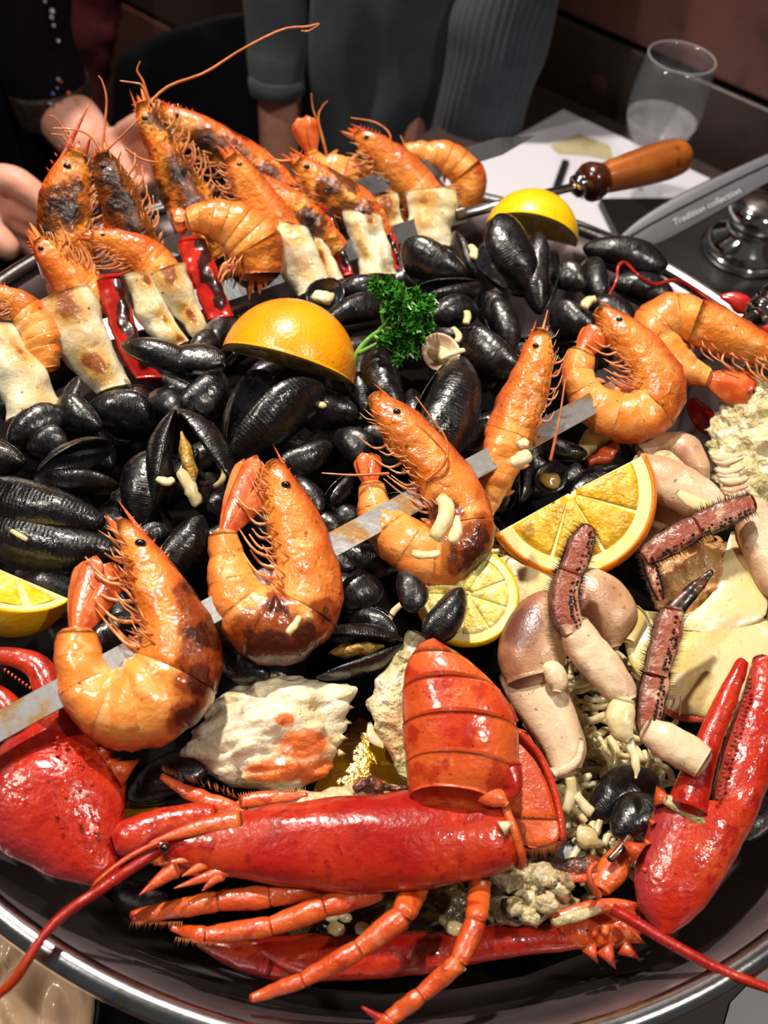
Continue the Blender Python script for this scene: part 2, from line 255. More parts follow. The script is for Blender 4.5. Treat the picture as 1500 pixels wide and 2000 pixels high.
def cr(pts, n, closed=False):
    """Catmull-Rom resample, evenly by length"""
    P = [tuple(p) for p in pts]
    if len(P) == 2: P = [P[0], tuple((a + b) / 2 for a, b in zip(*P)), P[1]]
    k = len(P[0]); out = []; m = len(P) - 1
    for i in range(m):
        p0 = P[max(i - 1, 0)]; p1 = P[i]; p2 = P[i + 1]; p3 = P[min(i + 2, m)]
        for j in range(16):
            t = j / 16
            out.append(tuple(.5 * (2 * b + (c - a) * t + (2 * a - 5 * b + 4 * c - d) * t * t + (3 * b - a - 3 * c + d) * t ** 3) for a, b, c, d in zip(p0, p1, p2, p3)))
    out.append(P[-1])
    dim = min(k, 3) if k != 3 else 3
    L = [0]
    for a, b in zip(out, out[1:]): L.append(L[-1] + math.sqrt(sum((x - y) ** 2 for x, y in zip(a[:2], b[:2]))) + 1e-9)
    res = []; j = 0
    for i in range(n):
        s = L[-1] * i / (n - 1)
        while j < len(L) - 2 and L[j + 1] < s: j += 1
        t = (s - L[j]) / (L[j + 1] - L[j]); t = min(max(t, 0), 1)
        res.append(tuple(a + (b - a) * t for a, b in zip(out[j], out[j + 1])))
    return res
def cr3(pts, n):
    return [Vector(p[:3]) if len(p) == 3 else p for p in cr3n(pts, n)]
def cr3n(pts, n):
    P = [tuple(p) for p in pts]
    if len(P) == 2: P = [P[0], tuple((a + b) / 2 for a, b in zip(*P)), P[1]]
    out = []; m = len(P) - 1
    for i in range(n):
        x = m * i / (n - 1); k = min(int(x), m - 1); t = x - k
        p0 = P[max(k - 1, 0)]; p1 = P[k]; p2 = P[k + 1]; p3 = P[min(k + 2, m)]
        out.append(tuple(.5 * (2 * b + (c - a) * t + (2 * a - 5 * b + 4 * c - d) * t * t + (3 * b - a - 3 * c + d) * t ** 3) for a, b, c, d in zip(p0, p1, p2, p3)))
    return out
def grid_faces(n, seg, closed=True, o=0):
    F = []
    for i in range(n - 1):
        for j in range(seg if closed else seg - 1):
            a = o + i * seg + j; b = o + i * seg + (j + 1) % seg
            F.append((a, b, b + seg, a + seg))
    return F
def loft_data(A, B, nv, th, seg=16, arc=None, cap=(True, True), pw=1.0, bump=None, lo_th=None):
    """sections between two edge lines, bulging th*half width along nv; returns V, F, attrs"""
    n = len(A); V = []; dors = []; side = []; along = []
    closed = arc is None
    for i in range(n):
        c = (A[i] + B[i]) / 2; w = (A[i] - B[i]) / 2; wl = w.length
        nn = nv if not callable(nv) else nv(i / (n - 1))
        if wl > 1e-9: nn = (nn - w * (nn.dot(w) / (wl * wl))).normalized()
        T = th(i / (n - 1)) if callable(th) else th
        for j in range(seg):
            t = 2 * PI * j / seg if closed else arc[0] + (arc[1] - arc[0]) * j / (seg - 1)
            cs, sn = math.cos(t), math.sin(t)
            if pw != 1: cs = math.copysign(abs(cs) ** pw, cs); sn = math.copysign(abs(sn) ** pw, sn)
            TT = T if sn >= 0 or lo_th is None else lo_th
            p = c + w * cs + nn * (wl * TT * sn)
            if bump: p = bump(p, i / (n - 1), t, (w * cs + nn * sn * wl).normalized() if wl > 1e-9 else nn)
            V.append(p); dors.append(cs); side.append(sn); along.append(i / (n - 1))
    F = grid_faces(n, seg, closed)
    if closed:
        for e, k in ((0, cap[0]), (1, cap[1])):
            if not k: continue
            base = 0 if e == 0 else (n - 1) * seg
            c = (A[0] + B[0]) / 2 if e == 0 else (A[-1] + B[-1]) / 2
            c2 = (A[1] + B[1]) / 2 if e == 0 else (A[-2] + B[-2]) / 2
            r = ((A[0] - B[0]) if e == 0 else (A[-1] - B[-1])).length / 2
            d = (c - c2).normalized() * r * .35 if (c - c2).length > 1e-9 else Vector()
            o = len(V)
            for j in range(seg):           # a rounded shoulder, then the pole
                V.append(c + (V[base + j] - c) * .72 + d * .75); dors.append(dors[base + j]); side.append(side[base + j]); along.append(e)
            V.append(c + d); dors.append(0); side.append(1); along.append(e)
            for j in range(seg):
                a, b = base + j, base + (j + 1) % seg; a2, b2 = o + j, o + (j + 1) % seg
                F.append((a, a2, b2, b) if e == 1 else (b, b2, a2, a)); F.append((a2, o + seg, b2) if e == 1 else (b2, o + seg, a2))
    return V, F, {'dors': dors, 'side': side, 'along': along}
def fix(F):      # loft faces point inwards or outwards depending on edge order; shading is two-sided, keep as is
    return F
def traced(name, pl, Lp, Rp, mat, parent=None, th=.8, n=22, seg=18, cap=(True, True), pw=1.0, nz=0.0, nzs=60, off=0.0, lo_th=None, h2=None, bumpf=None, burn=()):
    """a solid between two traced edge lines lying in plane pl"""
    A2 = cr(Lp, n); B2 = cr(Rp, n)
    A = [pl(p[0], p[1], off + (p[2] if len(p) > 2 else 0)) for p in A2]; B = [pl(p[0], p[1], off + (p[2] if len(p) > 2 else 0)) for p in B2]
    bf = bumpf
    if nz:
        def bf(p, s, t, d): return p + d * (noise.noise(p * nzs) * nz + noise.noise(p * nzs * 2.7) * nz * .45)
    V, F, at_ = loft_data(A, B, pl.n, th, seg, None, cap, pw, bf, lo_th)
    if burn:
        at_['burn'] = [max([0.0] + [1.25 - math.hypot(q[0] - bx, q[1] - by) / br for bx, by, br in burn]) for q in map(proj, V)]
    return mk(name, V, F, mat, parent, attrs=at_)
def edges(sp, n=24):
    """pixel spine (x, y, width) -> two edge lines"""
    S = cr(sp, n); L = []; R = []
    for i in range(n):
        a = S[max(i - 1, 0)]; b = S[min(i + 1, n - 1)]; dx, dy = b[0] - a[0], b[1] - a[1]; l = math.hypot(dx, dy) or 1
        nx, ny = -dy / l, dx / l; h = S[i][2] / 2
        L.append((S[i][0] + nx * h, S[i][1] + ny * h)); R.append((S[i][0] - nx * h, S[i][1] - ny * h))
    return S, L, R
def limb(name, pl, sp, mat, parent=None, th=.85, n=20, seg=14, off=0.0, cap=(True, True), nz=0, nzs=60, pw=1.0, offs=None, bumpf=None):
    """a solid along a pixel spine (x, y, width)"""
    S, L, R = edges(sp, n)
    of = (lambda i: off) if offs is None else (lambda i: cr([(k, v) for k, v in enumerate(offs)], n)[i][1])
    A = [pl(*p, of(i)) for i, p in enumerate(L)]; B = [pl(*p, of(i)) for i, p in enumerate(R)]
    bf = bumpf
    if nz:
        def bf(p, s, t, d): return p + d * (noise.noise(p * nzs) * nz)
    V, F, at_ = loft_data(A, B, pl.n, th, seg, None, cap, pw, bf)
    return mk(name, V, F, mat, parent, attrs=at_)
def tube_data(P, R, seg=8, flat=1.0, hint=None, capr=True):
    n = len(P); V = []
    t0 = (P[1] - P[0]).normalized(); u = hint or (UP if abs(t0.z) < .9 else Vector((1, 0, 0)))
    u = (u - t0 * u.dot(t0)).normalized()
    for i in range(n):
        t = (P[min(i + 1, n - 1)] - P[max(i - 1, 0)]).normalized()
        u = (u - t * u.dot(t)).normalized(); v = t.cross(u)
        r = R[i] if isinstance(R, (list, tuple)) else R
        for j in range(seg):
            a = 2 * PI * j / seg; V.append(P[i] + (v * math.cos(a) + u * math.sin(a) * flat) * r)
    F = grid_faces(n, seg)
    if capr:
        F.append(tuple(range(seg))[::-1]); F.append(tuple((n - 1) * seg + j for j in range(seg)))
    return V, F
def tube(name, P, R, mat, parent=None, seg=8, n=None, flat=1.0, hint=None):
    P = [Vector(p) for p in P]
    if n:
        if isinstance(R, (list, tuple)):
            q = cr3n([tuple(p) + (r,) for p, r in zip(P, R)], n); P = [Vector(x[:3]) for x in q]; R = [max(x[3], 1e-5) for x in q]
        else:
            P = [Vector(x) for x in cr3n([tuple(p) for p in P], n)]
    V, F = tube_data(P, R, seg, flat, hint)
    return mk(name, V, F, mat, parent)
def merge(datas):
    V = []; F = []
    for v, f in datas:
        o = len(V); V += v; F += [tuple(i + o for i in x) for x in f]
    return V, F
def sphere_data(c, r, nu=10, nv=7, sx=(1, 1, 1)):
    V = [c + Vector((0, 0, r * sx[2]))]
    for i in range(1, nv):
        a = PI * i / nv
        for j in range(nu):
            b = 2 * PI * j / nu; V.append(c + Vector((r * sx[0] * math.sin(a) * math.cos(b), r * sx[1] * math.sin(a) * math.sin(b), r * sx[2] * math.cos(a))))
    V.append(c - Vector((0, 0, r * sx[2]))); F = []
    for j in range(nu): F.append((0, 1 + j, 1 + (j + 1) % nu))
    for i in range(nv - 2):
        for j in range(nu):
            a = 1 + i * nu + j; b = 1 + i * nu + (j + 1) % nu; F.append((a, a + nu, b + nu, b))
    o = 1 + (nv - 2) * nu
    for j in range(nu): F.append((o + j, len(V) - 1, o + (j + 1) % nu))
    return V, F
def sphere(name, c, r, mat, parent=None, **k):
    V, F = sphere_data(Vector(c), r, **k); return mk(name, V, F, mat, parent)
def lathe_data(base, axis, prof, seg=40):
    axis = axis.normalized(); u = axis.cross(Vector((1, 0, 0)) if abs(axis.x) < .9 else Vector((0, 1, 0))).normalized(); v = axis.cross(u)
    V = []
    for r, z in prof:
        for j in range(seg):
            a = 2 * PI * j / seg; V.append(base + axis * z + (u * math.cos(a) + v * math.sin(a)) * max(r, 1e-5))
    return V, grid_faces(len(prof), seg)
def lathe(name, base, axis, prof, mat, parent=None, seg=40):
    V, F = lathe_data(Vector(base), Vector(axis), prof, seg); return mk(name, V, F, mat, parent)
def bar(name, a, b, w, t, up, mat, parent=None, taper=None, bev=.15):
    """a flat bar from a to b"""
    a = Vector(a); b = Vector(b); d = (b - a).normalized(); u = (up - d * up.dot(d)).normalized(); s = d.cross(u)
    V = []; K = [(0, 1), (1, 1)] if not taper else [(0, 1), (1 - taper, 1), (1, .04)]
    for k, sc_ in K:
        p = a + (b - a) * k
        for x, y in ((-.5, -.5 + bev), (-.5 + bev * t / w, -.5), (.5 - bev * t / w, -.5), (.5, -.5 + bev), (.5, .5 - bev), (.5 - bev * t / w, .5), (-.5 + bev * t / w, .5), (-.5, .5 - bev)):
            V.append(p + s * (x * w * sc_) + u * (y * t * (sc_ if sc_ == 1 else .5)))
    F = grid_faces(len(K), 8); F.append(tuple(range(8))[::-1]); F.append(tuple((len(K) - 1) * 8 + j for j in range(8)))
    return mk(name, V, F, mat, parent, smooth=False)
def box(name, c, half, mat, parent=None, rot=None, bev=0.0):
    R = rot or Matrix.Identity(3); c = Vector(c)
    V = [c + R @ Vector((sx * half[0], sy * half[1], sz * half[2])) for sx in (-1, 1) for sy in (-1, 1) for sz in (-1, 1)]
    F = [(0, 1, 3, 2), (4, 6, 7, 5), (0, 4, 5, 1), (2, 3, 7, 6), (0, 2, 6, 4), (1, 5, 7, 3)]
    o = mk(name, V, F, mat, parent, smooth=False)
    if bev:
        m = o.modifiers.new('bevel', 'BEVEL'); m.width = bev; m.segments = 3
    return o
def cone_data(p, d, L, r, seg=6):
    d = d.normalized(); u = d.cross(UP if abs(d.z) < .9 else Vector((1, 0, 0))).normalized(); v = d.cross(u)
    V = [p + (u * math.cos(2 * PI * j / seg) + v * math.sin(2 * PI * j / seg)) * r for j in range(seg)] + [p + d * L]
    return V, [(j, (j + 1) % seg, seg) for j in range(seg)] + [tuple(range(seg))[::-1]]
def leaf_data(p0, d, nrm, L, W, th=.18, n=9, seg=8, prof=None, curl=0.0):
    d = d.normalized(); s = d.cross(nrm).normalized(); nn = s.cross(d).normalized()
    prof = prof or (lambda t: math.sin(PI * (t * .86 + .10)) ** .8)
    A = []; B = []
    for i in range(n):
        t = i / (n - 1); p = p0 + d * (L * t) + nn * (curl * L * t * t); h = W / 2 * prof(t)
        A.append(p + s * h); B.append(p - s * h)
    V, F, _ = loft_data(A, B, nn, th, seg)
    return V, F
# ------------------------------------------------------------------ the room
E1 = Vector((.845, -.534, 0)).normalized(); E2 = Vector((.534, .845, 0)).normalized()
def W(a, b, z=0.0): return E1 * a + E2 * b + Vector((0, 0, z))
RT = Matrix((E1, E2, UP)).transposed()
TZ = ZR - 0.10                                    # table top
def struct(o, label=None):
    o['kind'] = 'structure'
    if label: o['label'] = label
    return o
struct(box('floor', W(0.4, -0.6, -0.01), (3.0, 2.6, .01), 'floor', rot=RT))
wr = struct(box('wall_right', W(0.4, 0.685, 1.3), (3.0, .02, 1.3), 'wall', rot=RT))
def wallz(px, py, e2=.645):
    d = ray(px, py); t = (e2 - CAM.dot(E2)) / d.dot(E2); return CAM + d * t
zj = wallz(1285, 112).z
for z0, z1, m in ((0.02, zj - .235, 'wood_red'), (zj - .23, zj - .003, 'wood_dark'), (zj + .003, zj + .23, 'wood_red'), (zj + .236, zj + .46, 'wood_dark'), (zj + .466, zj + .70, 'wood_red')):
    box('plank', W(0.4, .655, (z0 + z1) / 2), (2.98, .011, (z1 - z0) / 2), m, wr, rot=RT, bev=.004)
kp = wallz(1168, 165); lathe('wood_knot', kp + E2 * -.0005, E2 * -1, [(.0, .0012), (.006, .0012), (.010, .0008), (.012, 0)], 'wood_red', wr, 16)
wb = struct(box('wall_back', W(-2.0, -0.6, 1.3), (.02, 2.6, 1.3), 'wall', rot=RT))
for k in range(4):
    box('plank', W(-1.972, -0.6, .16 + k * .31), (.008, 2.58, .152), ('wood_red', 'wood_dark')[k % 2], wb, rot=RT, bev=.004)

# ------------------------------------------------------------------ table and what stands on it behind the pan
tb = thing('dining_table', W(.12, .0, 0), 'dark wooden dining table carrying the big seafood pan', 'table')
box('table_top', W(.12, .0, TZ - .016), (.43, .62, .016), 'wood_dark', tb, rot=RT, bev=.003)
for a, b in ((-.26, -.57), (-.26, .57), (.5, -.57), (.5, .57)):
    box('leg', W(a, b, (TZ - .032) / 2), (.025, .025, (TZ - .032) / 2), 'wood_dark', tb, rot=RT)
def sheet(name, pts, z, mat, label, cat, t=.0012):
    P = [at(x, y, z - ZR) for x, y in pts]
    V = [p for p in P] + [p + UP * t for p in P]; n = len(P)
    F = [tuple(range(n))[::-1], tuple(range(n, 2 * n))] + [(i, (i + 1) % n, n + (i + 1) % n, n + i) for i in range(n)]
    return tag(mk(name, V, F, mat, smooth=False), label, cat)
sheet('paper_placemat', [(1100, 216), (1386, 351), (1300, 480), (1000, 560), (860, 350)], TZ, 'paper', 'white paper placemat under the wine glass by the wooden wall', 'placemat')
sheet('paper_placemat', [(1530, 1850), (1640, 2100), (1380, 2120), (1425, 1960)], TZ, 'paper', 'white paper placemat at the lower right corner beside the pan', 'placemat')
sheet('sauce_stain', [(1075, 285), (1130, 262), (1190, 285), (1200, 315), (1150, 305), (1090, 300)], TZ + .0013, 'stain', 'greenish sauce smear on the white placemat beside the glass', 'stain', .0006)
sheet('black_tablet', [(1168, 402), (1400, 400), (1480, 500), (1215, 500)], TZ + .0013, 'black', 'flat black rectangular slab lying past the pan under the grey blade', 'tablet', .008)
# steel tray with a chrome pot
ty = thing('steel_tray', at(1450, 520, -.1), 'dull grey steel tray beyond the right rim of the pan', 'tray')
P = [at(x, y, -.085) for x, y in ((1235, 500), (1330, 395), (1560, 395), (1660, 640), (1520, 760))]
V = [p - UP * .006 for p in P] + P; n = len(P)
mk('tray_plate', V, [tuple(range(n))[::-1], tuple(range(n, 2 * n))] + [(i, (i + 1) % n, n + (i + 1) % n, n + i) for i in range(n)], 'tray', ty, smooth=False)
for i in range(n):
    bar('tray_edge', P[i], P[(i + 1) % n], .004, .005, UP, 'steel', ty)
cp = at(1450, 493, -.085)
pot = thing('chrome_pot', cp, 'small rounded chrome pot shining on the grey steel tray', 'pot')
lathe('pot_body', cp, UP, [(0, 0), (.030, 0), (.034, .003), (.035, .010), (.031, .016), (.022, .021), (.020, .026), (.024, .033), (.026, .040), (.022, .047), (.012, .051), (0, .052)], 'chrome', pot, 48)
lathe('base_ring', cp, UP, [(.032, .0), (.037, .001), (.038, .004), (.036, .007), (.033, .007)], 'chrome', pot, 48)
# wine glass
gb = at(1243, 385, -.0985)
gl = thing('wine_glass', gb, 'empty stemmed wine glass with foam traces on the white placemat', 'glass')
H = .135
prof_o = [(.026, 0), (.026, .0015), (.006, .004), (.0035, .010), (.0035, .038), (.008, .046), (.022, .056), (.030, .070), (.0335, .088), (.0330, .106), (.0305, .124), (.0285, H)]
prof_i = [(.0276, H), (.0296, .124), (.0321, .106), (.0326, .088), (.029, .071), (.021, .058), (.007, .050), (0, .0495)]
lathe('glass_body', gb, UP, prof_o + prof_i, 'glass', gl, 48)
lathe('glass_rim_glint', gb, UP, [(.02845 + .0006 * math.cos(a), H + .0006 * math.sin(a)) for a in [2 * PI * k / 8 for k in range(9)]], 'foam_glint', gl, 48)  # whitish ring painted in for the bright line along the rim
lathe('foam_residue', gb, UP, [(.0065, .0505), (.0205, .0588), (.0285, .0714), (.0312, .080), (.0309, .0802), (.028, .0717), (.020, .0593), (.006, .0515)], 'foam_glint', gl, 40)
# fork-like dark cutlery on the placemat
k0, k1 = at(1105, 315, -.0965), at(1072, 408, -.0965)
tag(bar('table_knife', k0, k1, .007, .003, UP, 'tray'), 'thin dark table knife lying on the white placemat behind the lemon', 'knife')
# big grey blade from the right
bl = thing('carving_knife', at(1350, 410, .0), 'broad grey steel knife blade with faint engraved script, reaching in from the right', 'knife')
bp = Pl(1350, 410, -.01, .55)
traced('blade', bp, [(1200, 472), (1252, 425), (1330, 378), (1420, 335), (1540, 282)], [(1206, 476), (1270, 482), (1340, 450), (1420, 405), (1560, 322)], 'plastic', bl, th=.05, n=24, seg=12, pw=.8)
A = [bp(x, y, .0016) for x, y in ((1215, 468), (1290, 425), (1380, 378), (1460, 338), (1550, 296))]
tube('blade_ridge', A, .0009, 'plastic', bl, 6, 24)
def text(body, pl, px0, px1, size, mat, parent, off=.002, shear=.3):
    cu = bpy.data.curves.new('engraving', 'FONT'); cu.body = body; cu.size = 1; cu.extrude = .01; cu.shear = shear
    o = bpy.data.objects.new('engraving', cu); COL.objects.link(o); cu.materials.append(MT[mat])
    a = pl(*px0, off); b = pl(*px1, off); x = (b - a).normalized(); nn = (pl.n - x * pl.n.dot(x)).normalized(); y = nn.cross(x)
    s = size; m = Matrix((x * s, y * s, nn * s)).transposed().to_4x4(); m.translation = a
    dg = bpy.context.evaluated_depsgraph_get(); me = bpy.data.meshes.new_from_object(o.evaluated_get(dg)); bpy.data.objects.remove(o)
    q = bpy.data.objects.new('engraving', me); COL.objects.link(q); q.parent = parent; q.matrix_basis = Matrix.Translation(parent.location).inverted() @ m
    return q
text('Tradition collection', bp, (1316, 441), (1412, 394), .0072, 'engrave', bl, .0016)

# ------------------------------------------------------------------ pan
pan = thing('seafood_pan', Vector((0, 0, TZ)), 'huge round steel pan with a rolled rim, heaped with seafood', 'pan')
R = .29; H = ZR - TZ
lathe('pan_wall', (0, 0, TZ), UP, [(.225, .006), (.24, .001), (.252, .004), (.264, .03), (.281, .08), (R - .002, H - .004), (R + .002, H), (R - .004, H + .001), (.276, .082), (.258, .034), (.247, .014), (.235, .009), (.12, .008), (0, .008)], 'pan', pan, 160)
lathe('pan_outer_wall', (0, 0, TZ), UP, [(.2265, .0045), (.241, -.0), (.2545, .004), (.2665, .03), (.2835, .08), (R, H - .006)], 'steel', pan, 160)
ring = [(R + .0005 + .0058 * math.cos(a), H + .0015 + .0058 * math.sin(a)) for a in [2 * PI * k / 14 for k in range(15)]]
lathe('rolled_rim', (0, 0, TZ), UP, ring, 'rim', pan, 200)
# broth mound under the food, coloured near black as shade in the gaps
def bedz(x, y):
    r = math.hypot(x, y); e = y + .10
    return TZ + .02 + .055 * max(0, 1 - (r / .25) ** 2) * min(1, max(0.15, (y + .17) / .1))
V = []; F = []; nr, ns = 14, 48
for i in range(nr):
    r = .247 * i / (nr - 1)
    for j in range(ns):
        a = 2 * PI * j / ns; x, y = r * math.cos(a), r * math.sin(a)
        V.append(Vector((x, y, bedz(x, y) + .004 * noise.noise(Vector((x * 40, y * 40, 0))))))
tag(mk('gap_shade_broth', V, grid_faces(nr, ns), 'broth'), 'bed of broth and rice in the pan, blackened as shade between the food', 'broth', kind='stuff')

# ------------------------------------------------------------------ sauce bowl and bits at the lower left
sb = at(12, 1925, -.045); sbt = Vector((sb.x, sb.y, TZ)) + Vector((-.004, -.012, 0))
bw = thing('sauce_bowl', sbt, 'small glass bowl of thick beige sauce at the lower left corner', 'bowl')
lathe('bowl_glass', sbt, UP, [(0, 0), (.028, 0), (.034, .004), (.0415, .022), (.0455, .046), (.0455, .050), (.0445, .0505), (.0435, .047), (.0395, .022), (.032, .007), (0, .005)], 'glass', bw, 64)
V = []; nr, ns = 22, 60
for i in range(nr):
    r = .0432 * i / (nr - 1)
    for j in range(ns):
        a = 2 * PI * j / ns; x, y = r * math.cos(a), r * math.sin(a)
        q = Vector((x * 38, y * 38, 3.0)); wv = noise.noise(q) ; sw = abs(math.sin(5 * wv + x * 110 + y * 80)) * 2 - 1
        V.append(sbt + Vector((x, y, .0490 + .0045 * sw * (1 - (r / .0432) ** 10) + .005 * noise.noise(q * 1.1))))
V2 = [sbt + Vector((.0385 * math.cos(2 * PI * j / ns), .0385 * math.sin(2 * PI * j / ns), .022)) for j in range(ns)] + [sbt + Vector((.031 * math.cos(2 * PI * j / ns), .031 * math.sin(2 * PI * j / ns), .009)) for j in range(ns)]
mk('beige_sauce', V + V2, grid_faces(nr + 2, ns), 'sauce', bw)
st = at(230, 1990, -.1)
tag(bar('table_fork', at(275, 1925, -.099), at(190, 2080, -.099), .012, .003, UP, 'tray'), 'dark fork handle on the table under the pan rim', 'fork')
sheet('place_tray', [(240, 1900), (420, 1960), (420, 2090), (130, 2090), (190, 1960)], TZ, 'tray', 'grey metal place tray under the pan rim, lower left', 'tray', .0008)

# ------------------------------------------------------------------ people behind the table
class VP(Pl):
    def __init__(s, px, py, Y, lean=0.0):
        s.o = aty(px, py, Y); s.n = Vector((0, -1, lean)).normalized()
def remesh(o, v=.004, sm=6):
    m = o.modifiers.new('remesh', 'REMESH'); m.mode = 'VOXEL'; m.voxel_size = v; m.use_smooth_shade = True
    s = o.modifiers.new('smooth', 'SMOOTH'); s.factor = .6; s.iterations = sm
def fold(amp, sc_):
    def f(p, s, t, d): return p + d * (noise.noise(Vector((p.x * sc_ * 1.6, p.y * sc_, p.z * sc_ * .35))) * amp)
    return f
def limbdata(P, R_, flat=1.0, seg=14, n=20):
    q = cr3n([tuple(p) + (r,) for p, r in zip(P, R_)], n)
    P2 = [Vector(x[:3]) for x in q]; R2 = [max(x[3], .001) for x in q]
    d = [tube_data(P2, R2, seg, flat)]
    d.append(sphere_data(P2[0], R2[0] * .98)); d.append(sphere_data(P2[-1], R2[-1] * .98)); return merge(d)
def torso(name, rows, mat, parent, th, amp, sc_):
    """clothing body from rows of (left, right) points, bottom to top"""
    A = [Vector(x) for x in cr3n([tuple(r[0]) for r in rows], 44)]; B = [Vector(x) for x in cr3n([tuple(r[1]) for r in rows], 44)]
    V, F, at_ = loft_data(A, B, Vector((0, -1, 0)), th, 64, None, (True, True), 1.0, fold(amp, sc_))
    return mk(name, V, F, mat, parent, attrs=at_)
def sleeve(name, P, R_, mat, parent, amp=.004, sc_=34, seg=40, n=36, rib=0):
    q = cr3n([tuple(p) + (r,) for p, r in zip(P, R_)], n); P2 = [Vector(x[:3]) for x in q]; V, F = tube_data(P2, [x[3] for x in q], seg)
    V = [v + (v - P2[k // seg]).normalized() * (noise.noise(Vector((v.x * sc_, v.y * sc_, v.z * sc_ * .6))) * amp + (.0010 * math.sin(2 * PI * (k % seg) / seg * rib) if rib else 0)) for k, v in enumerate(V)]
    return mk(name, V, F, mat, parent)
def head(c, r, face):
    """skull, jaw, nose and ears, joined to the body"""
    f = face.normalized(); s = f.cross(UP).normalized(); d = [sphere_data(c, r, 20, 14, (.80, .92, 1.05)), sphere_data(c + f * r * .30 - UP * r * .62, r * .58, 16, 10)]
    d.append(limbdata([c + f * r * .82 + UP * r * .12, c + f * r * 1.10 - UP * r * .16, c + f * r * .86 - UP * r * .24], [r * .09, r * .14, r * .12], n=8, seg=8))
    for e in (-1, 1): d.append(sphere_data(c + s * e * r * .82 - UP * r * .08, r * .20, 10, 7, (.5, .8, 1.2)))
    d.append(limbdata([c - UP * r * .6 - f * r * .1, c - UP * r * 1.6 - f * r * .15], [r * .52, r * .56], n=8)); return merge(d)
def face_parts(c, r, face, parent, hair):
    f = face.normalized(); s = f.cross(UP).normalized()
    for e in (-1, 1): sphere('eye', c + f * r * .80 + s * e * r * .32 + UP * r * .02, r * .085, 'eye', parent)
    tube('mouth', [c + f * r * .84 - UP * r * .62 - s * r * .24, c + f * r * .93 - UP * r * .60, c + f * r * .84 - UP * r * .62 + s * r * .24], r * .035, 'red', parent, 8, 10)
    V, F = sphere_data(c - f * r * .12 + UP * r * .10, r * 1.07, 24, 16, (.84, .94, 1.05)); V = [v + (v - c).normalized() * noise.noise(v * 60) * r * .06 for v in V]
    keep = lambda v: (v - c).dot(f) < r * .45 + max(0, (v - c).z - r * .45) * 1.2 and (v - c).z > -r * .9
    F = [q for q in F if all(keep(V[i]) for i in q)]; mk('hair', V, F, hair, parent)
FACE = Vector((.25, -1, -.35))
# grey-sweater diner: arms, hands and head are one body
v1 = VP(780, 100, .64)
S1 = v1(800, 0); zs = ZR + .29
shL, shR = Vector((S1.x - .125, .655, zs)), Vector((S1.x + .135, .645, zs))
el = v1(541, 40, .034); cu = v1(541, 150, .040); wr_ = v1(548, 350, .045); hand = wr_ + Vector((.01, -.005, -.035))
h1c = Vector((S1.x, .655, ZR + .50))
dat = [limbdata([shL, el, cu, wr_], [.022, .018, .0205, .021], n=28), limbdata([wr_, hand], [.021, .022], n=8)]
for k in range(4):
    b0 = hand + Vector((-.014 + .010 * k, -.004, -.008)); dat.append(limbdata([b0, b0 + Vector((.003, -.006, -.022)), b0 + Vector((.005, -.014, -.038))], [.0075, .007, .0055], n=8, seg=8))
dat.append(limbdata([hand + Vector((.016, .004, 0)), hand + Vector((.030, -.004, -.012)), hand + Vector((.034, -.012, -.026))], [.008, .0075, .006], n=8, seg=8))
el2 = v1(985, 60, .03); wr2 = v1(950, 170, .02); hd2 = v1(930, 230, .005)
dat.append(limbdata([shR, el2, wr2, hd2], [.022, .020, .018, .014], n=24))
dat.append(limbdata([v1(790, 500), v1(800, 100), Vector((S1.x, .655, zs - .02)), Vector((S1.x, .655, zs + .03))], [.05, .055, .05, .03], n=20))
dat.append(limbdata([shL, Vector((S1.x, .655, zs + .01)), shR], [.022, .032, .022], n=14)); dat.append(head(h1c, .085, FACE))
V, F = merge(dat)
p1 = mk('person', V, F, 'skin'); remesh(p1, .0045, 4)
tag(p1, 'diner in a charcoal grey knitted sweater, one bare forearm resting behind the pan', 'person'); face_parts(h1c, .085, FACE, p1, 'handle_dark')
torso('sweater_body', [(v1(610, 620), v1(960, 620)), (v1(590, 300), v1(955, 300)), (v1(572, 120), v1(985, 120)), (v1(575, -80), v1(1020, -80)), (Vector((S1.x - .125, .655, ZR + .20)), Vector((S1.x + .13, .65, ZR + .20))), (shL + Vector((.0, 0, .022)), shR + Vector((0, 0, .022))), (Vector((S1.x - .055, .655, zs + .048)), Vector((S1.x + .055, .655, zs + .048)))], 'knit', p1, .55, .014, 26)
sleeve('sweater_sleeve', [shL + Vector((.02, 0, .015)), shL, (shL + el) / 2 + Vector((-.012, 0, 0)), el, v1(540, 120, .042), v1(541, 172, .046)], [.020, .036, .034, .029, .0275, .0265], 'knit', p1)
sleeve('sleeve_cuff', [v1(541, 148, .0445), v1(541, 164, .0455), v1(542, 180, .0465)], [.0275, .0285, .0275], 'knit', p1, .0006, n=8)
sleeve('sweater_sleeve', [shR + Vector((-.02, 0, .015)), shR, v1(1010, -60, .04), v1(968, 100, .05), v1(925, 250, .05), v1(890, 330, .045)], [.020, .038, .044, .046, .044, .036], 'knit', p1, .007, 26, 160, 44, 40)
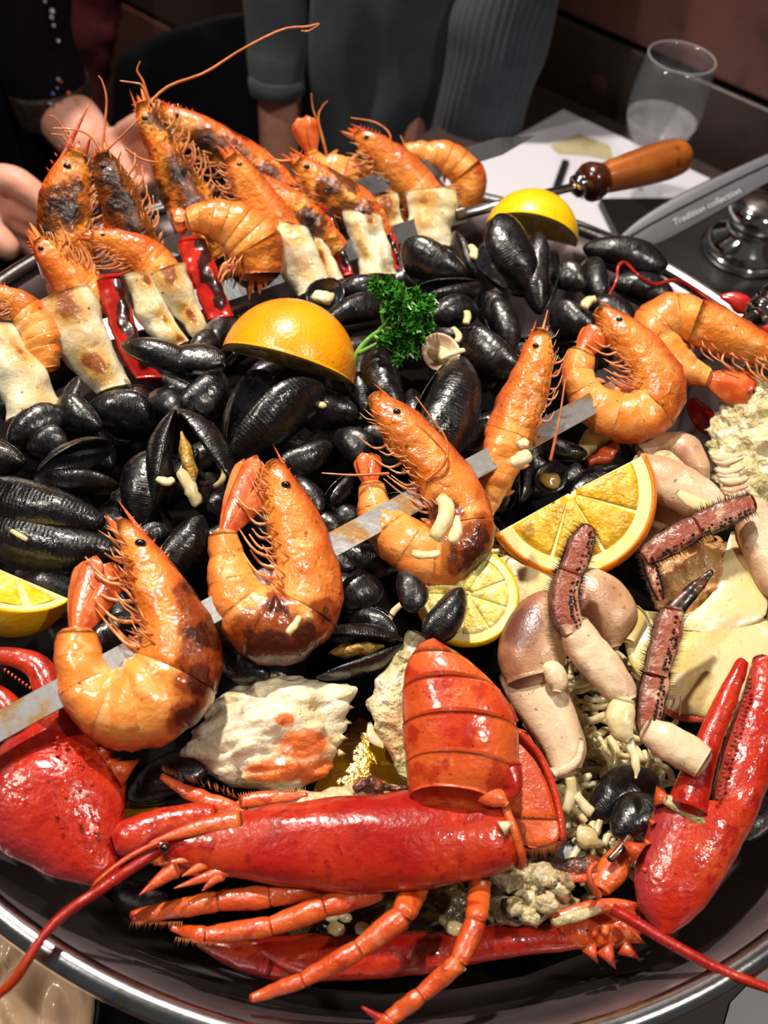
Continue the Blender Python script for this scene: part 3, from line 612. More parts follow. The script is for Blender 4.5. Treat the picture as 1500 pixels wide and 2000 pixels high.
# navy-top diner at the left: both hands
v2 = VP(130, 230, .50)
S2 = v2(-150, 0); z2 = ZR + .29
s2 = Vector((S2.x + .115, .50, z2)); s2l = Vector((S2.x - .125, .49, z2))
e2_ = v2(100, 190, .0); w2 = v2(190, 300, .05); hc = v2(250, 305, .075); h2c = Vector((S2.x, .52, ZR + .50))
am = v2(52, 20, 0)
dat = [limbdata([s2, am, e2_, (e2_ + w2) / 2, w2], [.022, .022, .025, .028, .023], n=28), limbdata([w2, hc], [.022, .026], n=8)]
def fing(pts, r): dat.append(limbdata(pts, r, n=12, seg=10))
for k, (a, b, c) in enumerate((((245, 262), (292, 240), (312, 300)), ((262, 285), (312, 290), (300, 348)), ((258, 312), (305, 335), (286, 372)), ((246, 335), (285, 365), (262, 388)))):
    fing([v2(*a, .075), v2(*b, .095), v2(*c, .105)], [.0115, .0105, .0085])
fing([v2(225, 300, .085), v2(240, 345, .11), v2(268, 365, .118)], [.0125, .0115, .009])
# other hand, reaching in from the left edge
v3 = VP(20, 420, .30)
a0 = v3(-230, 330, .0); a1 = v3(-90, 380, .0); elL = Vector((S2.x - .15, .42, ZR + .04))
dat.append(limbdata([s2l, elL, a0, a1], [.024, .024, .024, .025], n=28))
dat.append(limbdata([a1, v3(-20, 398, .0)], [.030, .028], flat=.75, n=8))
for pts, r in (([(-40, 352), (20, 352), (62, 378), (92, 402)], .0125), ([(-40, 388), (25, 398), (62, 415), (90, 430)], .0122), ([(-40, 420), (20, 430), (55, 442), (82, 462)], .0115), ([(-45, 440), (10, 455), (45, 468), (66, 492)], .0105)):
    fing([v3(*p, .004 * i) for i, p in enumerate(pts)], [r, r, r * .95, r * .78])
fing([v3(-60, 440, .02), v3(-15, 462, .035), v3(14, 484, .04)], [.014, .0135, .011])
dat.append(limbdata([Vector((S2.x, .52, ZR - .25)), Vector((S2.x, .52, ZR + .05)), Vector((S2.x, .52, z2 + .03))], [.055, .055, .03], n=18))
dat.append(limbdata([s2, Vector((S2.x, .51, z2 + .01)), s2l], [.022, .032, .022], n=14)); dat.append(head(h2c, .085, FACE))
V, F = merge(dat)
p2 = mk('person', V, F, 'skin'); remesh(p2, .0027, 5)
tag(p2, 'diner in a navy top with beaded cuffs, both hands beside the prawns at left', 'person'); face_parts(h2c, .085, FACE, p2, 'handle_black')
X = S2.x
torso('top_body', [(Vector((X - .10, .52, ZR - .30)), Vector((X + .10, .52, ZR - .30))), (Vector((X - .105, .52, ZR - .1)), Vector((X + .105, .52, ZR - .1))), (Vector((X - .12, .52, ZR + .12)), Vector((X + .11, .52, ZR + .12))), (s2l + Vector((0, .02, .022)), s2 + Vector((0, .02, .022))), (Vector((X - .06, .52, z2 + .046)), Vector((X + .06, .52, z2 + .046)))], 'navy', p2, .55, .010, 24)
sleeve('top_sleeve', [s2 + Vector((-.02, 0, .012)), s2, (s2 + am) / 2, am, v2(84, 140, 0), v2(112, 222, 0)], [.020, .038, .040, .038, .037, .035], 'navy', p2, .006)
sleeve('beaded_cuff', [v2(92, 160, 0), v2(104, 196, 0), v2(114, 226, 0)], [.0382, .0380, .0368], 'cuff', p2, .0006, n=8)
for (x, y, m, r) in ((114, 155, 'gem_w', .0016), (103, 183, 'gem_b', .0018), (134, 182, 'gem_o', .0019), (99, 203, 'gem_w', .0018), (112, 172, 'gem_w', .0009), (120, 160, 'gem_o', .001),
                     (102, 22, 'gem_w', .0026), (101, 34, 'gem_w', .0022), (105, 50, 'gem_w', .0018), (114, 80, 'gem_w', .0018), (88, 3, 'gem_w', .0016)):
    sphere('bead', v2(x, y, .0375 if y > 100 else .030), r, m, p2)
sleeve('top_sleeve', [s2l + Vector((.02, 0, .012)), s2l, (s2l + elL) / 2, elL, elL.lerp(a0, .6)], [.020, .038, .037, .036, .033], 'navy', p2, .005)
# a small clear glass in that hand
gc = v2(305, 352, .10)
g2 = thing('tumbler', gc, 'small clear glass held in the hand behind the prawns', 'glass')
lathe('glass_body', gc - UP * .03, Vector((.25, .1, 1)), [(0, 0), (.014, 0), (.016, .02), (.017, .045), (.0162, .045), (.0150, .02), (.013, .003), (0, .003)], 'glass', g2, 32)
# chair and coat behind
v4 = VP(360, 150, .86)
ch = thing('leather_chair', Vector((v4(360, 200).x, .90, 0)), 'black leather chair with a rounded back behind the diners', 'chair')
traced('backrest', v4, [(214, 420), (220, 200), (228, 120), (262, 88), (330, 58), (430, 32), (520, 22)], [(520, 420), (520, 300), (520, 200), (522, 150), (523, 110), (524, 70), (525, 24)], 'leather', ch, th=.12, n=30, seg=20, pw=.6)
c0 = v4(360, 430); box('seat', (c0.x, .72, .43), (.16, .16, .04), 'leather', ch, bev=.02)
for sx in (-1, 1):
    for sy in (-1, 1):
        box('leg', (c0.x + sx * .14, .72 + sy * .14, .195), (.015, .015, .195), 'black', ch)
v5 = VP(150, 60, .98)
tag(traced('red_coat', v5, [(120, -120), (100, 0), (105, 120), (130, 260)], [(250, -120), (240, 20), (220, 110), (200, 260)], 'red', None, th=.35, n=24, seg=24, nz=.012, nzs=18), 'dark red coat hanging in the dim room behind the diners', 'coat')
# ------------------------------------------------------------------ skewers
def line_at(P0, P1, px):
    best = min(range(0, 401), key=lambda k: abs(proj(P0 + (P1 - P0) * k / 400)[0] - px)); return P0 + (P1 - P0) * best / 400
K3a, K3b = at(-120, 1483, .040), at(1300, 710, .0525); K3c = at(1478, 612, .056)
sk3 = thing('skewer', K3a, 'front flat steel skewer running through six prawns, black handle at right', 'skewer', 'seafood skewers')
bar('blade', K3a, K3b, .0120, .0016, (CAM - K3a).normalized() * .75 + UP * .35, 'blade', sk3)
tube('rod', [K3b + (K3a - K3b) * .02, K3c], .0030, 'steel', sk3, 12)
hd = (K3c - K3b).normalized()
lathe('ferrule', K3c - hd * .003, hd, [(0, 0), (.005, 0), (.0085, .003), (.0095, .008), (.0085, .010), (.0105, .012), (.0105, .016), (.0088, .019), (0, .019)], 'chrome', sk3, 28)
lathe('handle', K3c + hd * .012, hd, [(0, 0), (.011, 0), (.0125, .006), (.0128, .02), (.0118, .05), (.0135, .08), (.012, .095), (0, .10)], 'handle_black', sk3, 32)
K1a, K1b = at(-90, 742, .040), at(905, 416, .030); K1c = at(1132, 362, .038); K1d = at(1345, 300, .046)
sk1 = thing('skewer', K1a, 'steel skewer of squid rings and red pepper with a varnished wooden handle', 'skewer', 'seafood skewers')
bar('blade', K1a, K1b, .0128, .0018, (CAM - K1a).normalized() * .9 + UP * .2, 'blade_clean', sk1)
tube('rod', [K1b + (K1a - K1b) * .02, K1c + (K1b - K1c) * -.02], [.0048, .0034], 'steel', sk1, 12, flat=.7)
hd = (K1d - K1c).normalized(); HL = (K1d - K1c).length; sc_ = HL / .09
lathe('ferrule', K1c - hd * .006, hd, [(0, 0), (.0045, 0), (.0078, .002), (.0085, .006), (.0076, .009), (.0070, .012)], 'chrome', sk1, 28)
lathe('handle_collar', K1c + hd * .001, hd, [(.006, 0), (.0105, .001), (.0135, .006), (.0138, .010), (.0122, .015), (.0102, .020), (.0, .021)], 'handle_dark', sk1, 36)
lathe('handle', K1c + hd * .012, hd, [(.009, 0), (.0103, .006), (.0113, .016), (.0128, .032), (.0138, .048), (.0140, .060), (.0130, .070), (.0118, .075), (.0085, .079), (0, .080)], 'handle_wood', sk1, 40)
K2a, K2b = at(240, 512, .040), at(1042, 266, .030)
sk2 = thing('skewer', K2a, 'pointed steel skewer through the rear row of grilled prawns', 'skewer', 'seafood skewers')
bar('blade', K2a, K2b, .0125, .0016, (CAM - K2a).normalized() * .9 + UP * .2, 'blade_clean', sk2, taper=.10)

# ------------------------------------------------------------------ prawns
def prawn(label, pl, sp, head=.56, mat='prawn', tail=None, feelers=(), legs=6, group='prawns on the front skewer', th=.82, rost=.4, eye=True, swim=4, burn=()):
    n = 72
    S, Lp, Rp = edges(sp, n)
    turn = 0
    for i in range(4, n - 4, 4):
        a, b, c = S[i - 4], S[i], S[i + 4]; turn += (b[0] - a[0]) * (c[1] - b[1]) - (b[1] - a[1]) * (c[0] - b[0])
    if turn > 0: Lp, Rp = Rp, Lp
    A = [pl(*p) for p in Lp]; B = [pl(*p) for p in Rp]; C = [(a + b) / 2 for a, b in zip(A, B)]
    base = min(C, key=lambda p: p.z).copy()
    t = thing('grilled_prawn', base, label, 'prawn', group)
    k0 = int(head * n); mm = pl.m(); wmax = max(p[2] for p in S) * mm
    def wob(p, s, tt, d): return p + d * (noise.noise(p * 110) * .0016 + noise.noise(p * 300) * .0006)
    def part(name, i0, i1, scale, m, capa=(True, True)):
        ns = 12; AA = []; BB = []
        for k in range(ns):
            x = i0 + (i1 - i0) * k / (ns - 1); j = min(int(x), n - 2); f = x - j
            a = A[j].lerp(A[j + 1], f); b = B[j].lerp(B[j + 1], f); c = (a + b) / 2; q = scale(k / (ns - 1))
            AA.append(c + (a - c) * q); BB.append(c + (b - c) * q)
        V, F, at_ = loft_data(AA, BB, pl.n, th, 22, None, capa, 1.0, wob)
        bv = []
        for v in V:
            x, y = proj(v); bv.append(max([0.0] + [1.25 - math.hypot(x - bx, y - by) / br for bx, by, br in burn]))
        at_['burn'] = bv
        return mk(name, V, F, m, t, attrs=at_)
    ks = [k0 * (k / 6.0) for k in range(7)]
    for k in range(6):
        part('body_segment', max(ks[k] - 1.6, 0), ks[k + 1] + .4, lambda s: 1.03 - .035 * s + .05 * math.sin(PI * s), mat)
    car = part('carapace', k0 - 2.2, n - 1, lambda s: 1.07 - .07 * min(1, s * 3) + .03 * math.sin(PI * s) + .03 * math.sin(s * 9), 'prawn_head' if mat == 'prawn' else mat)
    dh = (C[-1] - C[-8]).normalized(); out = lambda i: (A[i] - B[i]).normalized()
    # rostrum: a toothed blade on the back edge of the head
    if rost:
        i0 = int(n * .80); rl = wmax * .55 * rost
        ds = [leaf_data(A[i0].lerp(C[i0], .3), (A[-1] - A[i0]).normalized() * .9 + dh * .4 + out(i0) * .12, pl.n, (A[-1] - A[i0]).length + rl, wmax * .13, .5, 12, 8, lambda s: max(.05, (1 - s) ** .8))]
        for k in range(6):
            q = A[i0].lerp(A[-1] + dh * rl * .5, .15 + .13 * k); ds.append(cone_data(q, out(i0) * .7 + dh * .6, wmax * .08, wmax * .022, 5))
        V, F = merge(ds); mk('rostrum', V, F, 'lob_orange', car)
    if eye:
        i = int(n * .90)
        for q in (.34, -.42):
            c = C[i] + (A[i] - C[i]) * .25 + pl.n * ((A[i] - B[i]).length * .5 * th * (1.02 if q > 0 else -1.02)) * 1.0
            V, F = sphere_data(c - pl.n * wmax * .018 * (1 if q > 0 else -1), wmax * .055, 10, 7, (1.25, .9, 1)); mk('eye', V, F, 'eye', car)
    rnd = random.Random(len(label) * 7 + int(S[0][0]))
    for k in range(legs):
        i = int(k0 + (n - k0) * (.06 + .62 * k / max(1, legs - 1))); inn = -out(i); nn = pl.n * (1 if k % 2 else -.4)
        p0 = B[i] + (C[i] - B[i]) * .25 + pl.n * wmax * .08; l = wmax * rnd.uniform(.35, .6)
        p1 = p0 + (inn * .9 + dh * rnd.uniform(.1, .8) + nn * .2) * l * .55; p2 = p1 + (inn * .25 + dh * rnd.uniform(.6, 1.1) - nn * .1) * l * .7
        tube('walking_leg', [p0, p1, p2], [wmax * .028, wmax * .022, wmax * .010], 'prawn_leg', t, 6, 9)
    # antennal scales at the front of the head
    for k, a in enumerate((-.5, .1, .5)):
        V, F = leaf_data(C[-10] + (A[-10] - B[-10]) * .18 * a, dh + out(n - 8) * .22 * a, pl.n + out(n - 8) * a, wmax * (.66 - .10 * k), wmax * .13, .3, 11, 8, lambda s: max(.04, math.sin(PI * (.12 + .88 * s)) ** .8)); mk('antennal_scale', V, F, 'prawn_tail', car)
    # bearded mouth parts and gill legs along the belly side of the head
    ds = []
    for k in range(34):
        i = int(k0 + (n - k0) * rnd.uniform(.05, .9)); inn = -out(i); p0 = B[i] + (C[i] - B[i]) * rnd.uniform(.0, .5) + pl.n * wmax * th * rnd.uniform(.05, .42); l = wmax * rnd.uniform(.16, .34)
        p1_ = p0 + (inn * rnd.uniform(.1, .7) + dh * rnd.uniform(.3, 1) + pl.n * .25) * l * .6; p2_2 = p1_ + (inn * rnd.uniform(-.1, .4) + dh * rnd.uniform(.4, 1)) * l * .6
        ds.append(tube_data([p0, p1_, p2_2], [wmax * .013, wmax * .012, wmax * .004], 5))
    V, F = merge(ds); b0_ = mk('mouth_bristles', V, F, 'prawn_leg', t); b0_['kind'] = 'stuff'
    for k in range(swim):
        i = int(k0 * (.25 + .7 * k / max(1, swim - 1))); inn = -out(i); fw = (C[min(i + 3, n - 1)] - C[i]).normalized()
        V, F = leaf_data(B[i] + (C[i] - B[i]) * .2 + pl.n * wmax * .05 * (1 if k % 2 else -1), inn + fw * .7, pl.n, wmax * rnd.uniform(.26, .38), wmax * .10, .3, 7, 6); mk('swimmeret', V, F, 'prawn_leg', t)
    if tail:
        tx, ty, tw = tail; p0 = C[0]; tip = pl(tx, ty); d = tip - p0; l = d.length; sdir = d.normalized().cross(pl.n)
        tf = mk('tail_fan', *leaf_data(p0 - d * .05, d, pl.n, l * .80, tw * mm * .42, .45, 10, 10), 'prawn_tail', t)
        for k, a in enumerate((-1, -.45, .45, 1)):
            V, F = leaf_data(p0 + sdir * a * tw * mm * .10 + pl.n * (.001 if k % 2 else -.001), d.normalized() + sdir * a * .20, pl.n + sdir * a * .5, l * (1.0 if abs(a) < .9 else .92), tw * mm * .56, .16, 14, 10, lambda s: (.30 + .70 * math.sin(PI * .5 * min(1, s / .62))) * (1 if s < .78 else math.sqrt(max(.02, 1 - ((s - .78) / .22) ** 2))))
            mk('tail_blade', V, F, 'prawn_tail', tf)
    for f in feelers:
        P = [pl(x, y, (o[0] if o else 0)) for x, y, *o in f]; r0 = .0009
        tube('feeler', P, [r0 * (1.0 - .6 * i / (len(P) - 1)) for i in range(len(P))], 'feeler', t, 6, 26)
    return t
def p3(px): return line_at(K3a, K3c, px)
prawn('nearest orange prawn curled on the front skewer at left, browned head', Pl(p3(260), tilt=.62), [(150, 1238, 72), (155, 1300, 98), (188, 1362, 132), (258, 1380, 168), (332, 1335, 172), (352, 1262, 152), (318, 1172, 120), (280, 1095, 82), (248, 1040, 42), (236, 1018, 20)], .52, burn=[(410, 1240, 78), (395, 1330, 66), (372, 1405, 56), (372, 1150, 40)], tail=(205, 1092, 86),
      feelers=[[(240, 1100), (222, 1092), (204, 1080)]], legs=7)
prawn('second prawn on the front skewer with a scorched brown belly', Pl(p3(535), tilt=.66), [(438, 1045, 56), (446, 1108, 80), (470, 1178, 116), (530, 1222, 146), (590, 1192, 140), (598, 1110, 124), (572, 1022, 104), (546, 950, 68), (528, 905, 30)], .52, burn=[(520, 1265, 93), (590, 1265, 90), (540, 1185, 39), (640, 1200, 39)], tail=(518, 898, 74), legs=8, rost=.4)
prawn('third prawn on the front skewer holding garlic slivers in its curl', Pl(p3(830), tilt=.66), [(724, 948, 46), (736, 1002, 72), (785, 1058, 98), (848, 1088, 118), (902, 1055, 116), (893, 985, 112), (850, 912, 106), (792, 846, 88), (742, 790, 48), (728, 774, 24)], .52, burn=[(925, 1090, 63), (940, 1040, 39), (860, 1000, 45)], tail=(716, 884, 56),
      feelers=[[(830, 940, .01), (868, 905, .016), (872, 860, .016), (845, 820, .016), (812, 775, .018)], [(760, 925, .008), (690, 928, .01), (628, 924, .01)]], legs=9, rost=.3)
prawn('straight upright prawn standing between the third prawn and the orange half slice', Pl(p3(1010), tilt=.8), [(952, 1004, 30), (962, 950, 66), (985, 880, 82), (1012, 805, 92), (1038, 735, 80), (1052, 680, 54), (1058, 645, 24)], .46, feelers=[[(1058, 650), (1064, 628), (1070, 606)], [(1075, 900, .01), (1092, 820, .012), (1104, 740, .012)]], legs=7, swim=3, rost=.4)
prawn('bright orange prawn curled at the right end of the front skewer', Pl(p3(1215), tilt=.66), [(1136, 690, 54), (1128, 732, 60), (1160, 790, 82), (1228, 818, 92), (1284, 785, 98), (1278, 722, 94), (1238, 672, 82), (1188, 625, 52), (1168, 606, 26)], .54, tail=(1172, 640, 62), legs=9, rost=.3)
prawn('rightmost prawn on the front skewer, head towards the black handle', Pl(p3(1330), tilt=.66), [(1382, 738, 40), (1345, 722, 58), (1298, 688, 80), (1282, 640, 92), (1325, 618, 84), (1392, 640, 84), (1460, 672, 76), (1530, 700, 40), (1560, 712, 20)], .55, tail=(1474, 764, 72), legs=8, rost=.4)
# rear row
def p2_(px): return line_at(K2a, K2b, px)
def rear(label, ax, ay, h, tilt, sp, **k):
    k.setdefault('mat', 'prawn_char'); k.setdefault('group', 'prawns in the rear row'); k.setdefault('legs', 10); k.setdefault('swim', 4)
    return prawn(label, Pl(ax, ay, h, tilt), sp, **k)
rear('upright prawn head at far left with a toothed orange beak and burnt cheek', 125, 480, .045, .95, [(150, 620, 60), (140, 560, 92), (128, 480, 108), (126, 400, 104), (138, 340, 84), (150, 300, 40)], burn=[(115, 400, 54), (135, 420, 42), (90, 440, 33)], head=.30, rost=1.7,
     feelers=[[(150, 310), (135, 285), (120, 265), (100, 262)], [(152, 310), (130, 262), (110, 232), (95, 226)]])
rear('prawn head pointing up left with a dark eye, above the squid tubes', 130, 545, .050, .9, [(215, 605, 70), (165, 575, 84), (125, 535, 74), (90, 490, 50), (72, 468, 22)], head=.35, rost=.6, mat='prawn')
rear('pale prawn body at the left edge behind the first squid tube', 60, 660, .045, .8, [(92, 720, 50), (80, 660, 78), (45, 600, 58), (0, 572, 36), (-30, 560, 20)], head=.6, rost=.4, mat='prawn')
rear('dark charred prawn head with long thin feelers, second from left', 235, 470, .048, .95, [(300, 560, 70), (268, 490, 90), (240, 410, 84), (215, 345, 62), (200, 300, 32)], burn=[(215, 350, 51), (235, 400, 54), (262, 450, 51)], head=.30, rost=.4,
     feelers=[[(200, 300), (204, 250), (208, 195), (200, 160), (192, 148)], [(200, 300), (178, 268), (150, 254), (102, 250)], [(200, 300), (235, 268), (280, 222)], [(245, 290), (275, 310), (312, 318)]])
rear('orange prawn lying over the skewer between squid and pepper at left', 260, 520, .052, .85, [(345, 575, 50), (310, 525, 72), (262, 488, 66), (215, 470, 46), (180, 462, 22)], head=.45, rost=.3, mat='prawn')
rear('tallest rear prawn, head raised with one very long curved feeler', 345, 420, .045, 1.0, [(430, 500, 80), (385, 430, 92), (345, 350, 82), (310, 275, 62), (285, 225, 38), (275, 200, 20)], burn=[(355, 340, 45), (375, 400, 39)], head=.35, rost=.5,
     feelers=[[(288, 205), (330, 168), (400, 142), (470, 98), (550, 58), (600, 52), (624, 46), (604, 60), (588, 60)], [(292, 200), (278, 168), (262, 162), (234, 158)], [(292, 200), (280, 160), (268, 138), (274, 120)]])
rear('browned prawn leaning right behind the tallest prawn', 440, 330, .030, 1.0, [(600, 440, 60), (540, 370, 84), (470, 315, 86), (400, 265, 72), (345, 232, 44), (310, 214, 22)], burn=[(400, 280, 45), (450, 300, 39), (520, 350, 36)], head=.40, rost=.5)
rear('glossy prawn head with a black eye in the middle of the rear row', 500, 430, .052, 1.0, [(580, 520, 66), (548, 460, 88), (510, 400, 84), (475, 345, 62), (450, 305, 28)], head=.30, rost=.8, mat='prawn')
rear('plump orange prawn body above the bare skewer blade', 450, 490, .052, .9, [(368, 430, 50), (400, 425, 66), (455, 440, 92), (500, 485, 112), (505, 535, 90)], head=.75, rost=0, mat='prawn', eye=False, tail=(338, 432, 60))
rear('prawn with two dark eyes behind the third red pepper strip', 650, 400, .045, 1.0, [(740, 470, 62), (705, 425, 86), (655, 380, 84), (612, 345, 60), (580, 315, 28)], burn=[(690, 430, 51), (640, 370, 30)], head=.32, rost=.6, feelers=[[(580, 312), (545, 314), (525, 303), (516, 290)]])
rear('slim prawn lying diagonally just left of the third pepper', 565, 410, .056, .95, [(660, 490, 44), (615, 440, 62), (560, 395, 58), (515, 362, 42), (490, 345, 20)], burn=[(600, 440, 45)], head=.5, rost=.5)
rear('prawn with its pale tail standing up at the back', 640, 330, .028, 1.0, [(610, 300, 30), (625, 330, 60), (680, 345, 72), (745, 385, 78), (790, 450, 72)], head=.7, rost=0, eye=False, mat='prawn', tail=(590, 228, 46),
     feelers=[[(640, 310), (628, 260), (612, 215), (608, 182)], [(640, 310), (622, 235), (630, 208), (640, 197)]])
rear('prawn head pointing up left at the back right of the rear row', 770, 340, .035, 1.0, [(850, 420, 60), (815, 370, 80), (772, 325, 78), (730, 285, 56), (695, 262, 26)], head=.3, rost=.4, mat='prawn', feelers=[[(755, 300), (762, 265), (735, 240), (685, 230)], [(830, 330), (800, 300), (782, 265)]])
rear('last prawn at the right end of the rear row, curled round its tail', 880, 350, .025, 1.0, [(790, 292, 28), (830, 298, 44), (880, 312, 64), (916, 350, 64), (912, 392, 58), (880, 402, 40)], head=.6, rost=0, eye=False, mat='prawn')

# ------------------------------------------------------------------ squid tubes and pepper strips on the second skewer
def squid(label, ax, Lp, Rp, open_end=0, th=.85, tilt=.75, off=0.0):
    pl = Pl(line_at(K1a, K1b, ax), tilt=tilt); n, seg = 26, 28
    A2 = cr(Lp, n); B2 = cr(Rp, n); A = [pl(*p, off) for p in A2]; B = [pl(*p, off) for p in B2]
    base = min(A + B, key=lambda p: p.z).copy(); t = thing('squid_tube', base, label, 'squid', 'grilled squid tubes on the skewer')
    def wob(p, s, tt, d): return p + d * (noise.noise(p * 70) * .0030 + noise.noise(p * 220) * .0009)
    V, F, at_ = loft_data(A, B, pl.n, th, seg, None, (False, False), 1.0, wob)
    Ai = [a.lerp(b, .13) for a, b in zip(A, B)]; Bi = [b.lerp(a, .13) for a, b in zip(A, B)]
    q0 = random.Random(len(label)).uniform(1.1, 2.0); gr = []
    for i in range(n):
        for j in range(seg):
            tt = 2 * PI * j / seg; dt = (tt - q0 + PI) % (2 * PI) - PI; gr.append(math.exp(-(dt / .85) ** 2) * (.72 + .55 * noise.noise(Vector((i * .16, len(label) * .37, q0 * 3)))))
    V2, F2, at2 = loft_data(Ai, Bi, pl.n, th * .95, seg, None, (False, False), 1.0, wob)
    o = len(V); F = F + [tuple(i + o for i in f)[::-1] for f in F2]
    for j in range(seg):
        k = (j + 1) % seg; F.append((j, k, o + k, o + j)); q = (n - 1) * seg; F.append((q + k, q + j, o + q + j, o + q + k))
    mi = [0] * (len(V) // seg * seg - seg) + [1] * (len(F2)) + [0] * (2 * seg); mi = (mi + [0] * len(F))[:len(F)]
    mi = [0] * ((n - 1) * seg) + [1] * ((n - 1) * seg) + [0] * (2 * seg)
    for kk in at_: at_[kk] = at_[kk] + (at2[kk] if kk != 'side' else [-1] * len(V2))
    at_['grill'] = gr + [0.0] * len(V2)
    mk('squid_wall', V + V2, F, ['squid', 'squid_in'], t, attrs=at_, mi=mi)
    return t
def pepper(label, ax, Lp, Rp, char=.35, tilt=.75, off=0.0):
    pl = Pl(line_at(K1a, K1b, ax), tilt=tilt)
    base = pl(*Lp[-1]).copy(); t = thing('red_pepper_strip', base, label, 'pepper', 'red pepper strips on the skewer')
    o = traced('pepper_flesh', pl, Lp, Rp, 'pepper', t, th=.5, n=40, seg=26, pw=.85, nz=.0014, nzs=90, off=off)
    A2 = cr(Lp, 24); B2 = cr(Rp, 24); q = .72; ww = math.hypot(Lp[0][0] - Rp[0][0], Lp[0][1] - Rp[0][1]) * char
    line = [(a[0] + (b[0] - a[0]) * (q + .14 * math.sin(i * .5)), a[1] + (b[1] - a[1]) * (q + .14 * math.sin(i * .5))) for i, (a, b) in enumerate(zip(A2, B2))][1:20]
    vals = []; b0 = Vector(o['_base'])
    for v in o.data.vertices:
        x, y = proj(v.co + b0); vals.append(max(0.0, 1.1 - min(math.hypot(x - lx, y - ly) for lx, ly in line) / ww))
    a_ = o.data.attributes.new('burn', 'FLOAT', 'POINT'); a_.data.foreach_set('value', vals)
    return t
squid('white squid tube at the left edge with its open end towards the camera', 15, [(-40, 640), (-20, 700), (0, 770), (15, 822)], [(30, 632), (62, 680), (95, 730), (122, 790)])
squid('largest squid tube, tall and speckled, with a brown grill streak', 165, [(70, 598), (92, 655), (132, 718), (184, 772)], [(180, 560), (204, 620), (226, 690), (252, 752)])
pepper('leftmost red pepper strip with a long black charred seam', 235, [(190, 548), (206, 620), (232, 690), (266, 740)], [(244, 540), (262, 615), (284, 690), (318, 738)], .42)
squid('golden squid tube right of the leftmost pepper strip', 290, [(242, 540), (262, 600), (292, 650), (330, 688)], [(292, 536), (318, 582), (342, 625), (366, 668)], off=.002)
squid('pale squid tube with a thin grill line left of the second pepper', 345, [(284, 545), (310, 588), (345, 622), (378, 660)], [(370, 514), (382, 575), (398, 620), (414, 648)], off=.004)
pepper('second red pepper strip, beside the bare stretch of blade', 400, [(347, 474), (362, 530), (385, 588), (404, 626)], [(402, 468), (424, 528), (440, 580), (456, 618)], .4)
squid('squid tube browned down its front, right of the bare blade', 575, [(535, 436), (540, 490), (556, 540), (578, 582)], [(602, 446), (618, 490), (634, 535), (646, 560)], off=.003)
squid('narrow golden squid tube left of the third pepper strip', 630, [(592, 440), (606, 480), (624, 525), (640, 560)], [(632, 442), (646, 480), (660, 520), (668, 545)], off=.004)
pepper('third red pepper strip, thin with a black edge', 655, [(614, 406), (630, 455), (650, 508), (668, 540)], [(648, 412), (664, 452), (680, 500), (692, 535)], .45)
squid('dark browned squid tube between the two right pepper strips', 705, [(668, 412), (678, 450), (694, 500), (706, 540)], [(712, 418), (726, 455), (744, 500), (758, 536)])
squid('pale strip of squid beside the fourth pepper strip', 735, [(698, 418), (712, 455), (728, 500), (744, 538)], [(738, 420), (752, 455), (764, 500), (774, 536)], off=.004)
pepper('fourth red pepper strip, nearest the white squid tube', 760, [(724, 418), (738, 460), (756, 505), (768, 538)], [(752, 422), (770, 460), (784, 505), (794, 535)], .4)
squid('golden squid tube behind the fourth pepper strip', 780, [(716, 398), (738, 430), (758, 470), (770, 500)], [(778, 378), (788, 420), (794, 470), (798, 510)], off=-.006)
squid('bright white squid tube at the right end with its open top showing', 840, [(792, 376), (792, 410), (796, 450), (800, 480)], [(893, 372), (892, 410), (886, 450), (880, 482)], th=.6)

# ------------------------------------------------------------------ mussels
def valve_mesh(name, wt=.29, wb=.24, Hh=.21, n=22, m=15, flip=False):
    V = []; th_ = .018
    def pw(u):
        k = .62; x = (1 - (1 - u / k) ** 2) if u < k else (1 - ((u - k) / (1 - k)) ** 2)
        return max(x, 0)
    for layer in (0, 1):
        for i in range(n):
            u = .5 - .5 * math.cos(PI * i / (n - 1)); a = pw(u)
            yt = wt * a ** .68; yb = -wb * a ** .52 + .04 * math.sin(PI * u)
            hh = Hh * (u / .34) ** .6 if u < .34 else Hh * max(0, 1 - ((u - .34) / .66) ** 2) ** .62
            for j in range(m):
                v = -math.cos(PI * j / (m - 1)); y = (yt + yb) / 2 + v * (yt - yb) / 2
                z = hh * max(0, 1 - abs(v) ** 2.2) ** .58
                g = .006 * math.sin(u * 46) * (1 - abs(v) ** 4)
                if layer: z = max(0, z - th_ * 1.4) if z > .01 else z; y *= .965; uu = u * .97 + .012
                else: z += g * .35; uu = u
                V.append(Vector((uu, y, -z if flip else z)))
    F = [f for f in grid_faces(n, m, False)]; o = n * m
    F2 = [tuple(o + i for i in f)[::-1] for f in grid_faces(n, m, False)]
    E_ = []
    for i in range(n - 1):
        for j in (0, m - 1):
            a, b = i * m + j, (i + 1) * m + j; E_.append((a, b, o + b, o + a))
    for i in (0, n - 1):
        for j in range(m - 1):
            a, b = i * m + j, i * m + j + 1; E_.append((a, b, o + b, o + a))
    me = bpy.data.meshes.new(name); me.from_pydata(V, [], F + F2 + E_)
    me.materials.append(MT['shell']); me.materials.append(MT['shell_in'])
    me.polygons.foreach_set('material_index', [0] * len(F) + [1] * len(F2) + [0] * len(E_)); me.polygons.foreach_set('use_smooth', [True] * len(me.polygons)); me.update(); return me
VU = valve_mesh('shell_valve'); VD = valve_mesh('shell_valve', flip=True)
mv = []
for i in range(14):
    u = i / 13; c = Vector((.18 + .62 * u, .03 * math.sin(u * 6), .0)); mv.append(c)
V_, F_ = tube_data(mv, [.03 + .12 * math.sin(PI * (i / 13)) ** .7 for i in range(14)], 12, .55)
